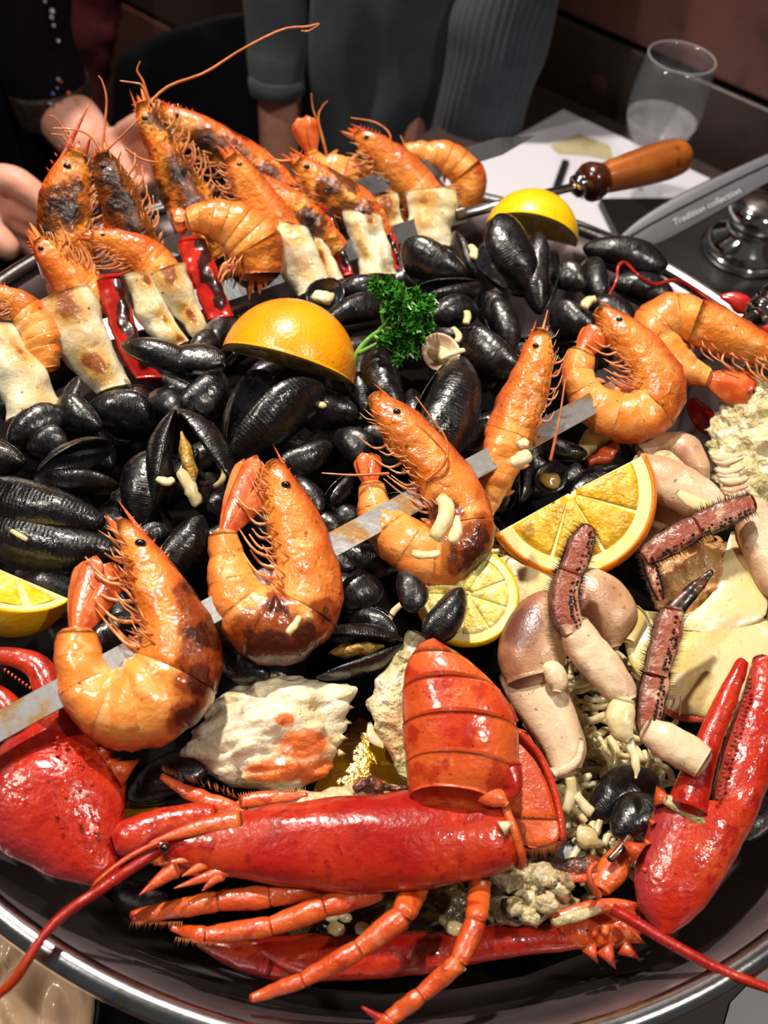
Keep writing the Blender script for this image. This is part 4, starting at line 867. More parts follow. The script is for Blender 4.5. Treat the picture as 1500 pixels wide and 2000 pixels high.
V_ = [v + Vector((noise.noise(v * 9), noise.noise(v * 9 + Vector((5, 0, 0))), noise.noise(v * 9 + Vector((0, 7, 0))))) * .035 for v in V_]
MEAT = bpy.data.meshes.new('mussel_meat'); MEAT.from_pydata(V_, [], F_); MEAT.materials.append(MT['meat']); MEAT.polygons.foreach_set('use_smooth', [True] * len(MEAT.polygons))
def child(name, me, parent, loc=(0, 0, 0), rot=(0, 0, 0), scale=(1, 1, 1)):
    o = bpy.data.objects.new(name, me); COL.objects.link(o); o.parent = parent; o.location = loc; o.rotation_euler = rot; o.scale = scale; return o
def mussel(label, b, e, wpx, hb=.02, he=.02, roll=0, opn=0, meat=False, group='mussels heaped in the pan', flat=1.0, half=False):
    """b beak pixel, e rounded end pixel, wpx shell width in pixels"""
    P = at(b[0], b[1], hb); Q = at(e[0], e[1], he); d = Q - P; L = d.length; X = d.normalized()
    tc = (CAM - P).normalized(); Zv = (tc - X * tc.dot(X)).normalized(); Y = Zv.cross(X)
    a = math.radians(roll); Z2 = Zv * math.cos(a) + Y * math.sin(a); Y2 = Z2.cross(X)
    Rm = Matrix((X, Y2, Z2)).transposed()
    t = thing('mussel', P, label, 'mussel', group); t.rotation_euler = Rm.to_euler(); t.scale = (L, L, L)
    wf = wpx * (P - CAM).length / FPX / L / .47; wf = min(max(wf, .8), 1.7)
    hf = (1.0 if wf > .9 else .85) * flat
    if abs(math.sin(a)) > .6: hf, wf = wf * .8, 1.0
    o2 = math.radians(opn) / 2
    child('shell_valve', VU, t, rot=(0, -o2, 0), scale=(1, wf, hf))
    if not half: child('shell_valve', VD, t, rot=(0, o2, 0), scale=(1, wf, hf))
    if meat: child('mussel_meat', MEAT, t, rot=(0, 0, 0), scale=(.9, wf * .9, .9), loc=(.08, 0, 0))
    return t
MU = [
 ('largest mussel at the left edge above the lemon wedge, shiny black', (238, 1082), (-45, 1035), 96, .022, .022, 12, 0),
 ('brownish mussel overlapping the largest one at the left edge', (205, 1022), (-30, 962), 80, .030, .024, -25, 10),
 ('wide gaping empty mussel at left, dark hollow inside', (66, 938), (236, 905), 96, .026, .032, -52, 34),
 ('mussel with a pale beak cut off by the left edge', (48, 908), (-70, 865), 74, .024, .024, 15, 6, True),
 ('mussel with a blue glint behind the gaping one at left', (52, 872), (136, 868), 62, .022, .022, 0, 0),
 ('tall black mussel standing left of the open yellow one', (268, 1028), (312, 876), 92, .020, .036, 10, 0),
 ('upright open mussel showing yellow meat, above the second prawn', (345, 800), (388, 992), 120, .050, .026, 84, 46, True),
 ('black mussel behind the head of the nearest prawn', (398, 1008), (318, 1128), 84, .030, .020, 20, 0),
 ('dark mussel right under the open end of the first squid tube', (14, 862), (128, 806), 70, .022, .026, 10, 0),
 ('black mussel between the first two squid tubes', (196, 842), (118, 778), 62, .024, .030, 20, 8),
 ('flat black mussel under the largest squid tube', (165, 800), (308, 822), 82, .020, .020, -10, 0),
 ('small round valve with a dull inside below the charred pepper', (352, 812), (298, 764), 56, .034, .034, 160, 0),
 ('thin brown valve standing on edge beside the first squid tube', (120, 832), (152, 735), 34, .018, .034, 60, 0),
 ('flat grey mussel lying across the end of the first pepper strip', (236, 672), (376, 720), 54, .044, .040, 18, 8),
 ('long thin mussel right below the pale squid tube', (306, 706), (442, 706), 40, .042, .042, 40, 10),
 ('black mussel flecked with white noodle crumbs left of the orange wedge', (436, 728), (366, 815), 86, .036, .028, 8, 0),
 ('small black mussel tucked under the pale squid tube', (372, 690), (430, 655), 46, .036, .036, 10, 0),
 ('narrow dark mussel hidden at the left end of the orange wedge', (414, 690), (438, 618), 46, .032, .036, 20, 0),
 ('big central mussel below the orange wedge, half open with yellow meat', (446, 902), (588, 736), 112, .034, .046, -38, 34, True),
 ('brown black mussel under the right end of the orange wedge', (700, 812), (578, 782), 86, .030, .030, 8, 0),
 ('mussel pointing right just above the second prawn', (648, 868), (538, 926), 72, .034, .030, 16, 0),
 ('small rounded mussel left of the third prawn tail', (656, 842), (716, 896), 66, .030, .030, 5, 0),
 ('slender upright mussel beside the parsley stem', (776, 808), (726, 678), 76, .036, .044, 14, 0),
 ('thin mussel edge behind the parsley stem', (712, 806), (700, 680), 40, .030, .036, 30, 0),
 ('big ribbed shiny mussel right of the parsley stem', (905, 700), (828, 896), 112, .050, .038, 22, 12),
 ('dark mussel leaning against the big ribbed one', (806, 760), (800, 880), 60, .036, .030, 10, 0),
 ('mussel between the third prawn and the straight prawn', (962, 822), (908, 876), 56, .030, .028, 8, 0),
 ('broad brown mussel below the clam, right of centre', (1016, 730), (898, 652), 92, .036, .040, 10, 0),
 ('small black mussel at the tip of the parsley', (834, 622), (934, 606), 62, .042, .042, 0, 0),
 ('long silvery mussel lying just above the parsley', (944, 560), (812, 584), 44, .046, .044, 44, 14),
 ('mussel with a pale top edge left of the parsley', (634, 628), (756, 592), 58, .044, .044, 10, 0),
 ('brown mussel between the skewer and the parsley', (660, 562), (752, 572), 52, .042, .042, 12, 0),
 ('glossy brown mussel in front of the white squid tube', (910, 542), (786, 478), 82, .044, .050, 12, 6),
 ('small dark mussel under the glossy brown one', (846, 560), (798, 528), 44, .034, .034, 10, 0),
 ('tall open black mussel leaning in front of the lemon, long hollow valves', (1046, 578), (958, 440), 92, .034, .050, -34, 26),
 ('grey valve standing right of the white squid tube', (930, 545), (884, 455), 44, .032, .042, 55, 0),
 ('narrow upright grey valve below the lemon', (1052, 614), (1062, 470), 50, .030, .046, 30, 20),
 ('small dark upright mussel left of the grey valve', (1030, 540), (1020, 462), 40, .036, .044, 20, 0),
 ('brown hollow valve below the right end of the lemon', (1146, 560), (1078, 530), 60, .036, .036, 168, 0),
 ('dark mussel beside the brown hollow valve', (1176, 585), (1150, 505), 60, .030, .034, 12, 0),
 ('long glistening mussel on the far rim, right of the lemon', (1138, 482), (1300, 528), 66, .030, .026, 32, 12),
 ('round grey mussel above the straight prawn', (1004, 634), (938, 578), 62, .040, .042, 6, 0),
 ('black mussel above the head of the straight prawn', (1160, 650), (1078, 600), 70, .034, .036, 10, 0),
 ('shiny grey mussel behind the tail of the bright orange prawn', (1146, 586), (1238, 632), 56, .038, .036, 22, 0),
 ('dark flat mussel under the red feeler at the right', (1190, 548), (1316, 590), 60, .024, .020, 20, 8),
 ('dark mussel beneath the rightmost prawn near the rim', (1420, 640), (1310, 585), 60, .018, .020, 10, 0),
 ('hollow valve leaning left of the straight prawn', (1000, 690), (965, 590), 56, .034, .044, 150, 18),
 ('finely ribbed small mussel between second and third prawns', (664, 1180), (746, 1140), 96, .022, .024, 6, 0),
 ('broad dark mussel under the front skewer right of the second prawn', (800, 1096), (646, 1094), 82, .014, .014, 0, 0),
 ('small dark mussel under the third prawn', (786, 1112), (812, 1196), 58, .040, .036, 12, 0),
 ('mussel left of the lemon slice under the third prawn', (906, 1150), (832, 1252), 66, .044, .036, 14, 0),
 ('open mussel with an orange lip below the second prawn', (792, 1256), (604, 1282), 96, .016, .018, 82, 24, True),
 ('mussel with a white crusted beak between the two nearest prawns', (526, 1332), (424, 1256), 72, .016, .020, 14, 0),
 ('black mussel with a yellow edge beside the left lobster claw', (248, 1560), (410, 1494), 84, -.006, .000, 30, 8),
 ('black mussel in the noodles left of the right lobster claw', (1150, 1600), (1282, 1512), 86, -.010, -.004, 10, 0),
 ('fuzzy dark mussel valve lying on the noodles', (1196, 1630), (1288, 1566), 76, .000, .004, 20, 4),
 ('mussel peeking out right of the second prawn head', (566, 930), (626, 1004), 52, .028, .026, 10, 0),
 ('mussel above the blade between second and third prawns', (604, 1000), (664, 1052), 50, .020, .020, 10, 0),
 ('brown tipped mussel just above the blade right of the second prawn', (652, 985), (700, 1040), 52, .022, .018, 12, 0),
 ('grey edged mussel left of the third prawn', (690, 925), (640, 985), 46, .028, .026, 40, 10),
 ('thin dark valve below the bright orange prawn', (1148, 888), (1054, 866), 40, .026, .026, 20, 0),
 ('round black mussel left of the second prawn tail', (468, 950), (408, 1002), 56, .026, .024, 0, 0),
 ('dark mussel behind the lemon wedge at the left', (40, 1130), (150, 1160), 70, .010, .010, 10, 0),
 ('mussel under the open yellow one', (470, 1020), (395, 1075), 60, .018, .016, 10, 0),
 ('mussel showing between the nearest prawn and its tail', (228, 1150), (150, 1110), 56, .014, .014, 10, 0),
 ('black mussel to the right of the right lobster claw by the rim', (1440, 1640), (1510, 1560), 70, -.030, -.026, 15, 0),
 ('dark mussel under the lobster head at lower left', (330, 1760), (220, 1745), 64, -.034, -.036, 10, 0),
]
for m_ in MU: mussel(*m_)
rb = random.Random(21)
for k in range(100):          # lower layer, seen through the gaps
    while True:
        px = rb.uniform(-60, 1320); py = rb.uniform(520, 1260)
        if py < 560 + 560 * max(0, (200 - px) / 600): continue
        if px > 960 and py > 1000: continue
        if px > 740 and py > 1030: continue
        break
    g = at(px, py, 0)
    if math.hypot(g.x, g.y) > .235: continue
    hz = .004 + .012 * max(0, 1 - math.hypot(g.x, g.y) / .25)
    a = rb.uniform(0, 2 * PI); l = rb.uniform(105, 150)
    mussel('black mussel half buried in the lower layer of the heap', (px, py), (px + l * math.cos(a), py + l * .75 * math.sin(a)), rb.uniform(52, 76), hz, hz + rb.uniform(-.006, .008), rb.choice((0, 12, 30, -25, 60, 90)), rb.choice((0, 0, 8, 16)), group='mussels in the lower layer')
# ------------------------------------------------------------------ lobster: the split upper half
def spikes(name, pl, pts, L, r, mat, parent, off=0.0):
    for (x, y, dx, dy, k) in pts:
        p = pl(x, y, off); q = pl(x + dx, y + dy, off); V, F = cone_data(p, q - p, L * k, r * k, 8); mk(name, V, F, mat, parent)
def shell_half(name, pl, Lp, Rp, mat, parent, th, arc=(-.25, PI + .25), n=34, seg=30, thick=.0022, off=0.0, wobs=.0012, lipmat=None):
    """an open half shell with real wall thickness"""
    A2 = cr(Lp, n); B2 = cr(Rp, n); A = [pl(*p, off) for p in A2]; B = [pl(*p, off) for p in B2]
    def wob(p, s, t, d): return p + d * (noise.noise(p * 70) * wobs + noise.noise(p * 220) * wobs * .3)
    V, F, a1 = loft_data(A, B, pl.n, th, seg, arc, (False, False), 1.0, wob)
    A_ = []; B_ = []
    for a, b in zip(A, B):
        w = (a - b); l = w.length or 1; k = min(.45, thick / l); A_.append(a - w * k); B_.append(b + w * k)
    V2, F2, a2 = loft_data(A_, B_, pl.n, th * .94, seg, arc, (False, False), 1.0, wob)
    o = len(V); F = F + [tuple(i + o for i in f)[::-1] for f in F2]; nF = len(F) - len(F2)
    E_ = []
    for i in range(n - 1):
        for j in (0, seg - 1): a, b = i * seg + j, (i + 1) * seg + j; E_.append((a, b, o + b, o + a))
    for i in (0, n - 1):
        for j in range(seg - 1): a, b = i * seg + j, i * seg + j + 1; E_.append((a, b, o + b, o + a))
    at_ = {k: a1[k] + a2[k] for k in a1}
    return mk(name, V + V2, F + E_, [mat, lipmat or 'lob_orange'], parent, attrs=at_, mi=[0] * nF + [1] * len(F2) + [0] * len(E_))
LB = Pl(640, 1640, .012, .35)
lob = thing('lobster_half', at(640, 1700, -.02), 'upper half of a split red lobster with tail bent up, lying across the front', 'lobster', 'split lobster halves')
car = shell_half('carapace', LB, [(318, 1672), (350, 1690), (410, 1706), (480, 1720), (600, 1736), (720, 1742), (840, 1736), (930, 1716), (985, 1700), (1012, 1688)],
           [(300, 1640), (345, 1608), (420, 1590), (500, 1578), (600, 1562), (700, 1552), (800, 1546), (880, 1541), (925, 1538), (945, 1534)], 'lob', lob, .62, arc=(-.5, PI + .3))
# flared rear lip, following the last section of the shell
b0 = Vector(car['_base']); lip = [car.data.vertices[33 * 30 + j].co + b0 for j in range(30)]
tube('rear_lip', [p + Vector((.0015, 0, 0)) for p in lip], .0019, 'lob_orange', car, 8)
# pale meat showing along the top edge
LM = Pl(600, 1560, .004, .4)
traced('body_meat', LM, [(430, 1595), (470, 1570), (540, 1556), (640, 1540), (740, 1530), (800, 1534), (850, 1545)], [(440, 1640), (520, 1630), (600, 1620), (680, 1610), (760, 1600), (820, 1590), (860, 1580)], 'lob_meat', lob, th=.5, nz=.003, nzs=120)
traced('rear_meat', Pl(965, 1630, .010, .3), [(940, 1560), (960, 1580), (985, 1600), (992, 1625)], [(948, 1680), (970, 1690), (985, 1670), (996, 1640)], 'lob_meat', lob, th=.7, nz=.003, nzs=140)
V, F = merge([cone_data(LB(978, 1618, .012), LB(1006, 1604, .012) - LB(978, 1618, .012), .007, .0035)]); mk('white_tendon', V, F, 'noodle', lob)
# head: eye socket, rostrum, mouth spikes
HP = Pl(330, 1665, .010, .45)
hd_ = limb('head', HP, [(445, 1690, 60), (400, 1680, 76), (350, 1668, 74), (300, 1664, 52), (262, 1672, 24)], 'lob_orange', lob, th=.5, nz=.0015, nzs=120, off=-.004)
limb('rostrum', HP, [(470, 1604, 44), (410, 1612, 34), (350, 1628, 22), (305, 1642, 9), (290, 1648, 3)], 'lob_orange', lob, th=.6, off=.008)
sphere('eye', HP(322, 1656, .010), .0022, 'eye', hd_)
for a, b, w_ in (((330, 1705), (272, 1748), 34), ((395, 1690), (355, 1712), 24), ((440, 1700), (340, 1735), 30), ((380, 1676), (300, 1690), 18), ((420, 1716), (395, 1740), 22)):
    limb('head_spine', HP, [(a[0] + 14, a[1] - 6, w_), (a[0], a[1], w_ * .9), ((a[0] + b[0]) / 2, (a[1] + b[1]) / 2, w_ * .55), (b[0], b[1], 2)], 'lob_orange', hd_, th=.6, off=.004)
def ringed(name, P, R, mat, parent, rings=60):
    q = cr3n([tuple(p) + (r,) for p, r in zip(P, R)], rings * 3); V = [Vector(x[:3]) for x in q]
    Rr = [max(x[3], 2e-4) * (1.0 + (.14 if i % 3 == 1 else -.06)) for i, x in enumerate(q)]
    VV, FF = tube_data(V, Rr, 10); return mk(name, VV, FF, mat, parent)
ringed('antenna', [at(310, 1662, .016), at(262, 1692, .018), at(195, 1738, .020), at(130, 1782, .018), at(88, 1824, .018), at(52, 1878, .014), at(18, 1925, .006), at(-60, 1985, -.01)], [.0021, .0022, .0021, .0020, .0019, .0018, .0017, .0014], 'lob', lob, 110)
ringed('antennule', [at(310, 1645, .020), at(262, 1668, .021), at(222, 1695, .019), at(190, 1722, .016), at(178, 1738, .012)], [.0011, .0011, .0010, .0008, .0005], 'lob_orange', lob, 60)
# bristly feelers above the shell at left
limb('mouth_part', Pl(400, 1550, .006, .4), [(480, 1590, 34), (430, 1575, 40), (385, 1555, 34), (345, 1535, 22), (315, 1515, 8)], 'lob_orange', lob, th=.6, nz=.001, nzs=200)
mp = limb('mouth_part', Pl(530, 1560, .008, .4), [(470, 1566, 24), (510, 1560, 30), (560, 1556, 22), (600, 1552, 8)], 'lob_orange', lob, th=.5)
ds = []; plm = Pl(400, 1550, .008, .4); rr = random.Random(5)
for k in range(60):
    s = rr.random(); x, y = 320 + 170 * s, 1516 + 62 * s - 14; p = plm(x, y + 6, -.002); ds.append(cone_data(p, plm(x - 6 + rr.uniform(-6, 6), y - 10, .0) - p, .0042, .00018, 3))
for k in range(26):
    x = 470 + 5 * k; p = plm(x, 1556 - .1 * (x - 470), .002); ds.append(cone_data(p, plm(x + 1, 1540, .003) - p, .0022, .0003, 4))
V, F = merge(ds); b_ = mk('bristles', V, F, 'feeler', lob); b_['kind'] = 'stuff'
limb('dark_scrap', Pl(720, 1535, .012, .4), [(690, 1540, 10), (720, 1530, 26), (760, 1536, 16), (800, 1540, 6)], 'gill', lob, th=.7, nz=.003, nzs=200)
# walking legs with joints
def lob_leg(pts, pl, parent, offs=None):
    for i in range(len(pts) - 1):
        a, b = pts[i], pts[i + 1]; mx, my = (a[0] + b[0]) / 2, (a[1] + b[1]) / 2
        o = 'leg' if i == 0 else 'leg_segment'; oa = offs[i] if offs else 0; ob = offs[i + 1] if offs else 0
        e = limb(o, pl, [(a[0], a[1], a[2] * .92), (a[0] + (b[0] - a[0]) * .12, a[1] + (b[1] - a[1]) * .12, a[2]), (mx, my, (a[2] + b[2]) / 2 * 1.04), (a[0] + (b[0] - a[0]) * .9, a[1] + (b[1] - a[1]) * .9, b[2] * .96), (b[0], b[1], b[2] * .8)], 'lob_orange', lob if i == 0 else root, th=.82, offs=[oa, oa, (oa + ob) / 2, ob, ob], nz=.0004, nzs=260)
        if i == 0: root = e
    return root
LG = Pl(600, 1780, -.002, .25)
def hairs(root, pl, a, b, nn, sgn, L=.0035):
    ds = []
    for k in range(nn):
        s = k / nn; x = a[0] + (b[0] - a[0]) * s; y = a[1] + (b[1] - a[1]) * s; p = pl(x, y, .0015); ds.append(cone_data(p, pl(x - 4 + rr.uniform(-4, 4), y + sgn * 14, .001) - p, L * rr.uniform(.6, 1.1), .00022, 3))
    V, F = merge(ds); o = mk('bristles', V, F, 'feeler', root); o['kind'] = 'stuff'
l1 = lob_leg([(640, 1722, 50), (525, 1752, 46), (425, 1760, 42), (258, 1792, 30)], LG, lob, [.002, .004, .003, -.004]); hairs(l1, LG, (258, 1800), (360, 1800), 24, 1)
l2 = lob_leg([(740, 1735, 50), (632, 1772, 48), (528, 1810, 42), (400, 1828, 38), (334, 1812, 16)], LG, lob, [.002, .006, .004, .0, -.004]); hairs(l2, LG, (345, 1830), (450, 1845), 24, 1)
lob_leg([(815, 1730, 52), (785, 1790, 50), (700, 1855, 42), (590, 1915, 34), (490, 1950, 22)], LG, lob, [.004, .012, .010, .006, .002])
lob_leg([(938, 1722, 44), (930, 1800, 44), (895, 1880, 40), (820, 1945, 36), (760, 1990, 34), (735, 2020, 26)], LG, lob, [.004, .014, .014, .010, .006, .004])
limb('leg_tip', LG, [(762, 1996, 26), (735, 1984, 16), (706, 1966, 5)], 'lob', lob, th=.7, off=.006)
# tail segments, overlapping like roof tiles
TP = Pl(895, 1400, .032, .5)
Lt = cr([(800, 1560), (796, 1500), (788, 1440), (787, 1370), (792, 1310), (812, 1275), (840, 1262)], 60); Rt = cr([(972, 1560), (1004, 1520), (1010, 1450), (1002, 1390), (960, 1325), (905, 1282), (866, 1264)], 60)
cuts = [0, 12, 25, 38, 49, 59]
for k in range(5):
    i0, i1 = max(cuts[k] - 2, 0), cuts[k + 1]; m_ = 12; A = []; B = []
    for j in range(m_):
        x = i0 + (i1 - i0) * j / (m_ - 1); q = min(int(x), 58); f = x - q; s = j / (m_ - 1)
        l = [Lt[q][c] + (Lt[q + 1][c] - Lt[q][c]) * f for c in (0, 1)]; r = [Rt[q][c] + (Rt[q + 1][c] - Rt[q][c]) * f for c in (0, 1)]
        c_ = [(l[0] + r[0]) / 2, (l[1] + r[1]) / 2]; sc2 = 1.0 + .018 * s
        up = .0016 * s
        A.append(TP(c_[0] + (l[0] - c_[0]) * sc2, c_[1] + (l[1] - c_[1]) * sc2, up)); B.append(TP(c_[0] + (r[0] - c_[0]) * sc2, c_[1] + (r[1] - c_[1]) * sc2, up))
    ud = (TP(850, 1380) - TP(870, 1480)).normalized()
    V, F, a_ = loft_data(A, B, TP.n, .62, 26, None, (True, True), 1.0, lambda p, s, t, d: p + d * noise.noise(p * 90) * .0008 + ud * (.0045 * max(0, math.sin(t)) - .0015 + .002 * math.cos(t)))
    mk('tail_segment', V, F, 'lob_tail', lob, attrs=a_)
limb('tail_spine', TP, [(990, 1500, 60), (1000, 1540, 40), (985, 1560, 14)], 'lob', lob, th=.6, off=.006)
limb('tail_spine', TP, [(925, 1540, 40), (955, 1552, 46), (978, 1562, 34), (990, 1572, 12)], 'lob_orange', lob, th=.5, off=.006)
limb('tail_spine', TP, [(985, 1385, 34), (1000, 1400, 20), (1012, 1408, 4)], 'lob', lob, th=.6, off=.004)
FP = Pl(1040, 1560, .006, .5)
fan = traced('tail_fan', FP, [(1000, 1424), (992, 1480), (985, 1540), (982, 1596)], [(1034, 1434), (1068, 1500), (1088, 1560), (1096, 1612)], 'lob_orange', lob, th=.22, n=20)
traced('tail_fan_flap', FP, [(984, 1598), (984, 1620), (1000, 1642), (1030, 1652)], [(1094, 1600), (1096, 1625), (1085, 1645), (1050, 1654)], 'lob_orange', fan, th=.14, n=14, off=.003)
A = [FP(x, y, .004) for x, y in ((1012, 1428), (1050, 1470), (1075, 1520), (1092, 1580), (1100, 1640))]; tube('red_edge', A, .0016, 'lob', fan, 8, 24)
ds = []
for k in range(70):
    a = PI * (.08 + .84 * k / 69); x, y = 1040 + 56 * math.cos(a), 1620 + 30 * math.sin(a); p = FP(x, y, .001); ds.append(cone_data(p, FP(x + 12 * math.cos(a), y + 26, .0) - p, .006 * rr.uniform(.7, 1.1), .0006, 4))
V, F = merge(ds); f_ = mk('fringe', V, F, 'feeler', fan); f_['kind'] = 'stuff'

# left claw of the upper lobster half
CP = Pl(110, 1560, .012, .4)
cl = thing('lobster_claw', at(110, 1600, -.03), 'big glossy red lobster claw at the left edge, thorned along one side', 'lobster claw')
pm = traced('claw_palm', CP, [(66, 1398), (6, 1452), (-46, 1520), (-60, 1590), (-10, 1655), (80, 1705), (178, 1732), (226, 1728)], [(150, 1380), (186, 1436), (226, 1488), (244, 1545), (242, 1610), (236, 1668), (240, 1706), (236, 1722)], 'lob_claw', cl, th=.48, n=40, seg=30, nz=.0012, nzs=80)
limb('claw_knuckle', CP, [(118, 1330, 74), (112, 1372, 88), (116, 1410, 92), (126, 1440, 70)], 'lob_claw', cl, th=.8, off=.003, nz=.0008, nzs=150)
fg = limb('claw_finger', CP, [(110, 1390, 70), (95, 1345, 66), (75, 1305, 56), (35, 1286, 40), (-10, 1280, 32), (-50, 1276, 20)], 'lob', cl, th=.75, off=.006)
limb('claw_finger', CP, [(40, 1420, 70), (10, 1375, 54), (-20, 1350, 40), (-60, 1330, 24)], 'lob', cl, th=.75, off=.004)
for k in range(8):
    x, y = 10 + 7 * k, 1306 + 5 * k; p = CP(x, y, .010); V, F = cone_data(p, CP(x - 3, y + 12, .010) - p, .0020, .0006, 6); mk('claw_tooth', V, F, 'lob_orange', fg)
spikes('claw_thorn', CP, [(178, 1450, 14, -10, 1.3), (196, 1476, 14, -8, 1.3), (210, 1496, 14, -8, 1.0), (224, 1514, 16, -10, 1.9), (120, 1432, 4, -8, .8), (98, 1452, 0, 8, 1.0)], .0062, .0034, 'lob_orange', pm, .006)
for k in range(46):
    x, y = rr.uniform(110, 225), rr.uniform(1450, 1640)
    s_ = (x - 30) / 220; p = CP(x, y); w0 = (CP(240, y) - CP(-40, y)).length / 2; c0 = CP(100, y); dd = (p - c0).length / w0
    if dd > .95: continue
    p = p + CP.n * (w0 * .48 * math.sqrt(1 - dd * dd)); V, F = sphere_data(p, rr.uniform(.0005, .0011), 8, 5); mk('wart', V, F, 'lob_claw', pm)
limb('claw_arm', Pl(310, 1615, .012, .4), [(222, 1650, 40), (250, 1640, 78), (300, 1615, 66), (360, 1600, 60), (420, 1596, 50)], 'lob_claw', cl, th=.8, off=.0, nz=.0006, nzs=160)

# ------------------------------------------------------------------ lobster: lower half, the cut side turned up
L2 = Pl(850, 1850, -.022, .30)
lo2 = thing('lobster_half', at(850, 1880, -.05), 'lower half of the split lobster, cut side up with pale meat, nearest the rim', 'lobster', 'split lobster halves')
shell_half('carapace', L2, [(480, 1850), (560, 1900), (640, 1918), (740, 1912), (860, 1896), (980, 1870), (1090, 1858), (1180, 1840), (1250, 1808)],
           [(470, 1834), (570, 1826), (660, 1824), (760, 1822), (860, 1820), (960, 1808), (1080, 1798), (1160, 1782), (1250, 1764)], 'lob', lo2, .75, arc=(-.9, PI + .15), lipmat='lob_orange')
limb('tail_segment', L2, [(385, 1838, 20), (430, 1848, 56), (480, 1862, 74), (530, 1872, 76)], 'lob_claw', lo2, th=.7, off=-.002)
limb('tail_segment', L2, [(500, 1866, 80), (550, 1876, 82), (600, 1878, 80)], 'lob', lo2, th=.7, off=-.004)
traced('cavity_meat', Pl(800, 1790, -.030, .3), [(560, 1760), (650, 1738), (760, 1730), (880, 1730), (980, 1735)], [(560, 1850), (660, 1848), (780, 1845), (900, 1840), (1000, 1825)], 'olive', lo2, th=.25, n=30, seg=24, nz=.004, nzs=90)
limb('body_meat', Pl(1030, 1760, -.014, .3), [(960, 1790, 50), (1000, 1760, 100), (1045, 1745, 110), (1090, 1755, 80), (1120, 1775, 36)], 'lob_meat', lo2, th=.55, n=30, seg=26, nz=.005, nzs=130)
for k in range(22):
    x, y = rr.uniform(970, 1105), rr.uniform(1705, 1795); c_ = at(x, y, rr.uniform(-.010, -.002)); r_ = rr.uniform(.003, .0065)
    V, F = sphere_data(c_, r_, 16, 11, (rr.uniform(.8, 1.5), rr.uniform(.7, 1.2), .7))
    V = [v + (v - c_).normalized() * r_ * (.55 * noise.noise((v - c_) * 260 + Vector((k, 0, 0))) + .3 * noise.noise((v - c_) * 700)) for v in V]; mk('meat_flake', V, F, rr.choice(('lob_meat', 'crab_meat', 'lob_meat', 'olive')), lo2)
for k in range(7):
    x, y = rr.uniform(640, 900), rr.uniform(1790, 1822); V, F = sphere_data(at(x, y, -.016), rr.uniform(.002, .004), 8, 6, (1.4, 1, .8)); mk('meat_flake', V, F, 'noodle', lo2)
gp = Pl(1120, 1690, -.008, .3)
limb('gill', gp, [(1005, 1670, 24), (1060, 1692, 34), (1120, 1700, 36), (1180, 1690, 30), (1200, 1680, 12)], 'gill', lo2, th=.6, nz=.003, nzs=160)
limb('inner_edge', gp, [(1060, 1712, 12), (1120, 1716, 16), (1180, 1708, 14), (1215, 1690, 8)], 'lob_orange', lo2, th=.5, off=.004)
limb('small_claw', gp, [(1172, 1738, 40), (1192, 1706, 62), (1215, 1670, 48), (1228, 1640, 26), (1230, 1628, 10)], 'lob_orange', lo2, th=.6, off=.003, nz=.001, nzs=200)
limb('small_claw_tip', gp, [(1190, 1680, 14), (1212, 1658, 18), (1230, 1632, 12)], 'claw_tip', lo2, th=.6, off=.011)
h2 = Pl(1180, 1800, -.014, .35)
hh = limb('head', h2, [(1090, 1820, 60), (1150, 1815, 80), (1210, 1810, 80), (1250, 1805, 40)], 'lob_orange', lo2, th=.6, off=-.002, nz=.0012, nzs=150)
limb('rostrum', h2, [(1080, 1800, 30), (1140, 1778, 34), (1200, 1766, 24), (1258, 1768, 4)], 'lob_orange', lo2, th=.6, off=.008)
limb('eye_socket', h2, [(1080, 1802, 16), (1130, 1788, 24), (1175, 1775, 10)], 'lob_meat', lo2, th=.5, off=.012)
spikes('head_spine', h2, [(1150, 1850, 8, 14, 1.2), (1180, 1852, 10, 18, 1.5), (1215, 1848, 16, 12, 1.4), (1235, 1830, 12, 6, 1), (1180, 1810, 2, 10, 1), (1160, 1815, 0, 10, .8)], .0062, .003, 'lob_orange', hh, .004)
ringed('antenna', [at(1195, 1775, .0), at(1245, 1804, .002), at(1310, 1843, .004), at(1390, 1886, .006), at(1460, 1916, .006), at(1560, 1950, .0)], [.0026, .0025, .0024, .0022, .0020, .0016], 'lob', lo2, 100)
ringed('antennule', [at(1170, 1750, .004), at(1154, 1725, .010), at(1152, 1700, .012), at(1165, 1685, .010)], [.0014, .0013, .0012, .0008], 'lob_orange', lo2, 40)
# right claw
RP = Pl(1370, 1600, .010, .45)
rc = thing('lobster_claw', at(1340, 1760, -.03), 'long red lobster claw standing at the right edge, pincers pointing up', 'lobster claw')
pm = traced('claw_palm', RP, [(1290, 1826), (1248, 1770), (1240, 1700), (1262, 1625), (1284, 1566), (1330, 1560), (1384, 1590), (1392, 1530), (1412, 1450), (1440, 1370), (1466, 1300), (1472, 1285)],
       [(1310, 1828), (1360, 1790), (1410, 1725), (1452, 1650), (1488, 1570), (1510, 1500), (1530, 1430), (1536, 1380), (1536, 1340), (1532, 1310), (1520, 1292), (1500, 1282)], 'lob_claw', rc, th=.55, n=48, seg=30, nz=.001, nzs=90)
traced('claw_finger', RP, [(1304, 1566), (1330, 1500), (1368, 1420), (1408, 1340), (1436, 1290), (1442, 1286)], [(1384, 1596), (1392, 1530), (1412, 1450), (1440, 1372), (1462, 1300), (1456, 1290)], 'lob', rc, th=.8, n=30, seg=24, off=.008, nz=.0006, nzs=120)
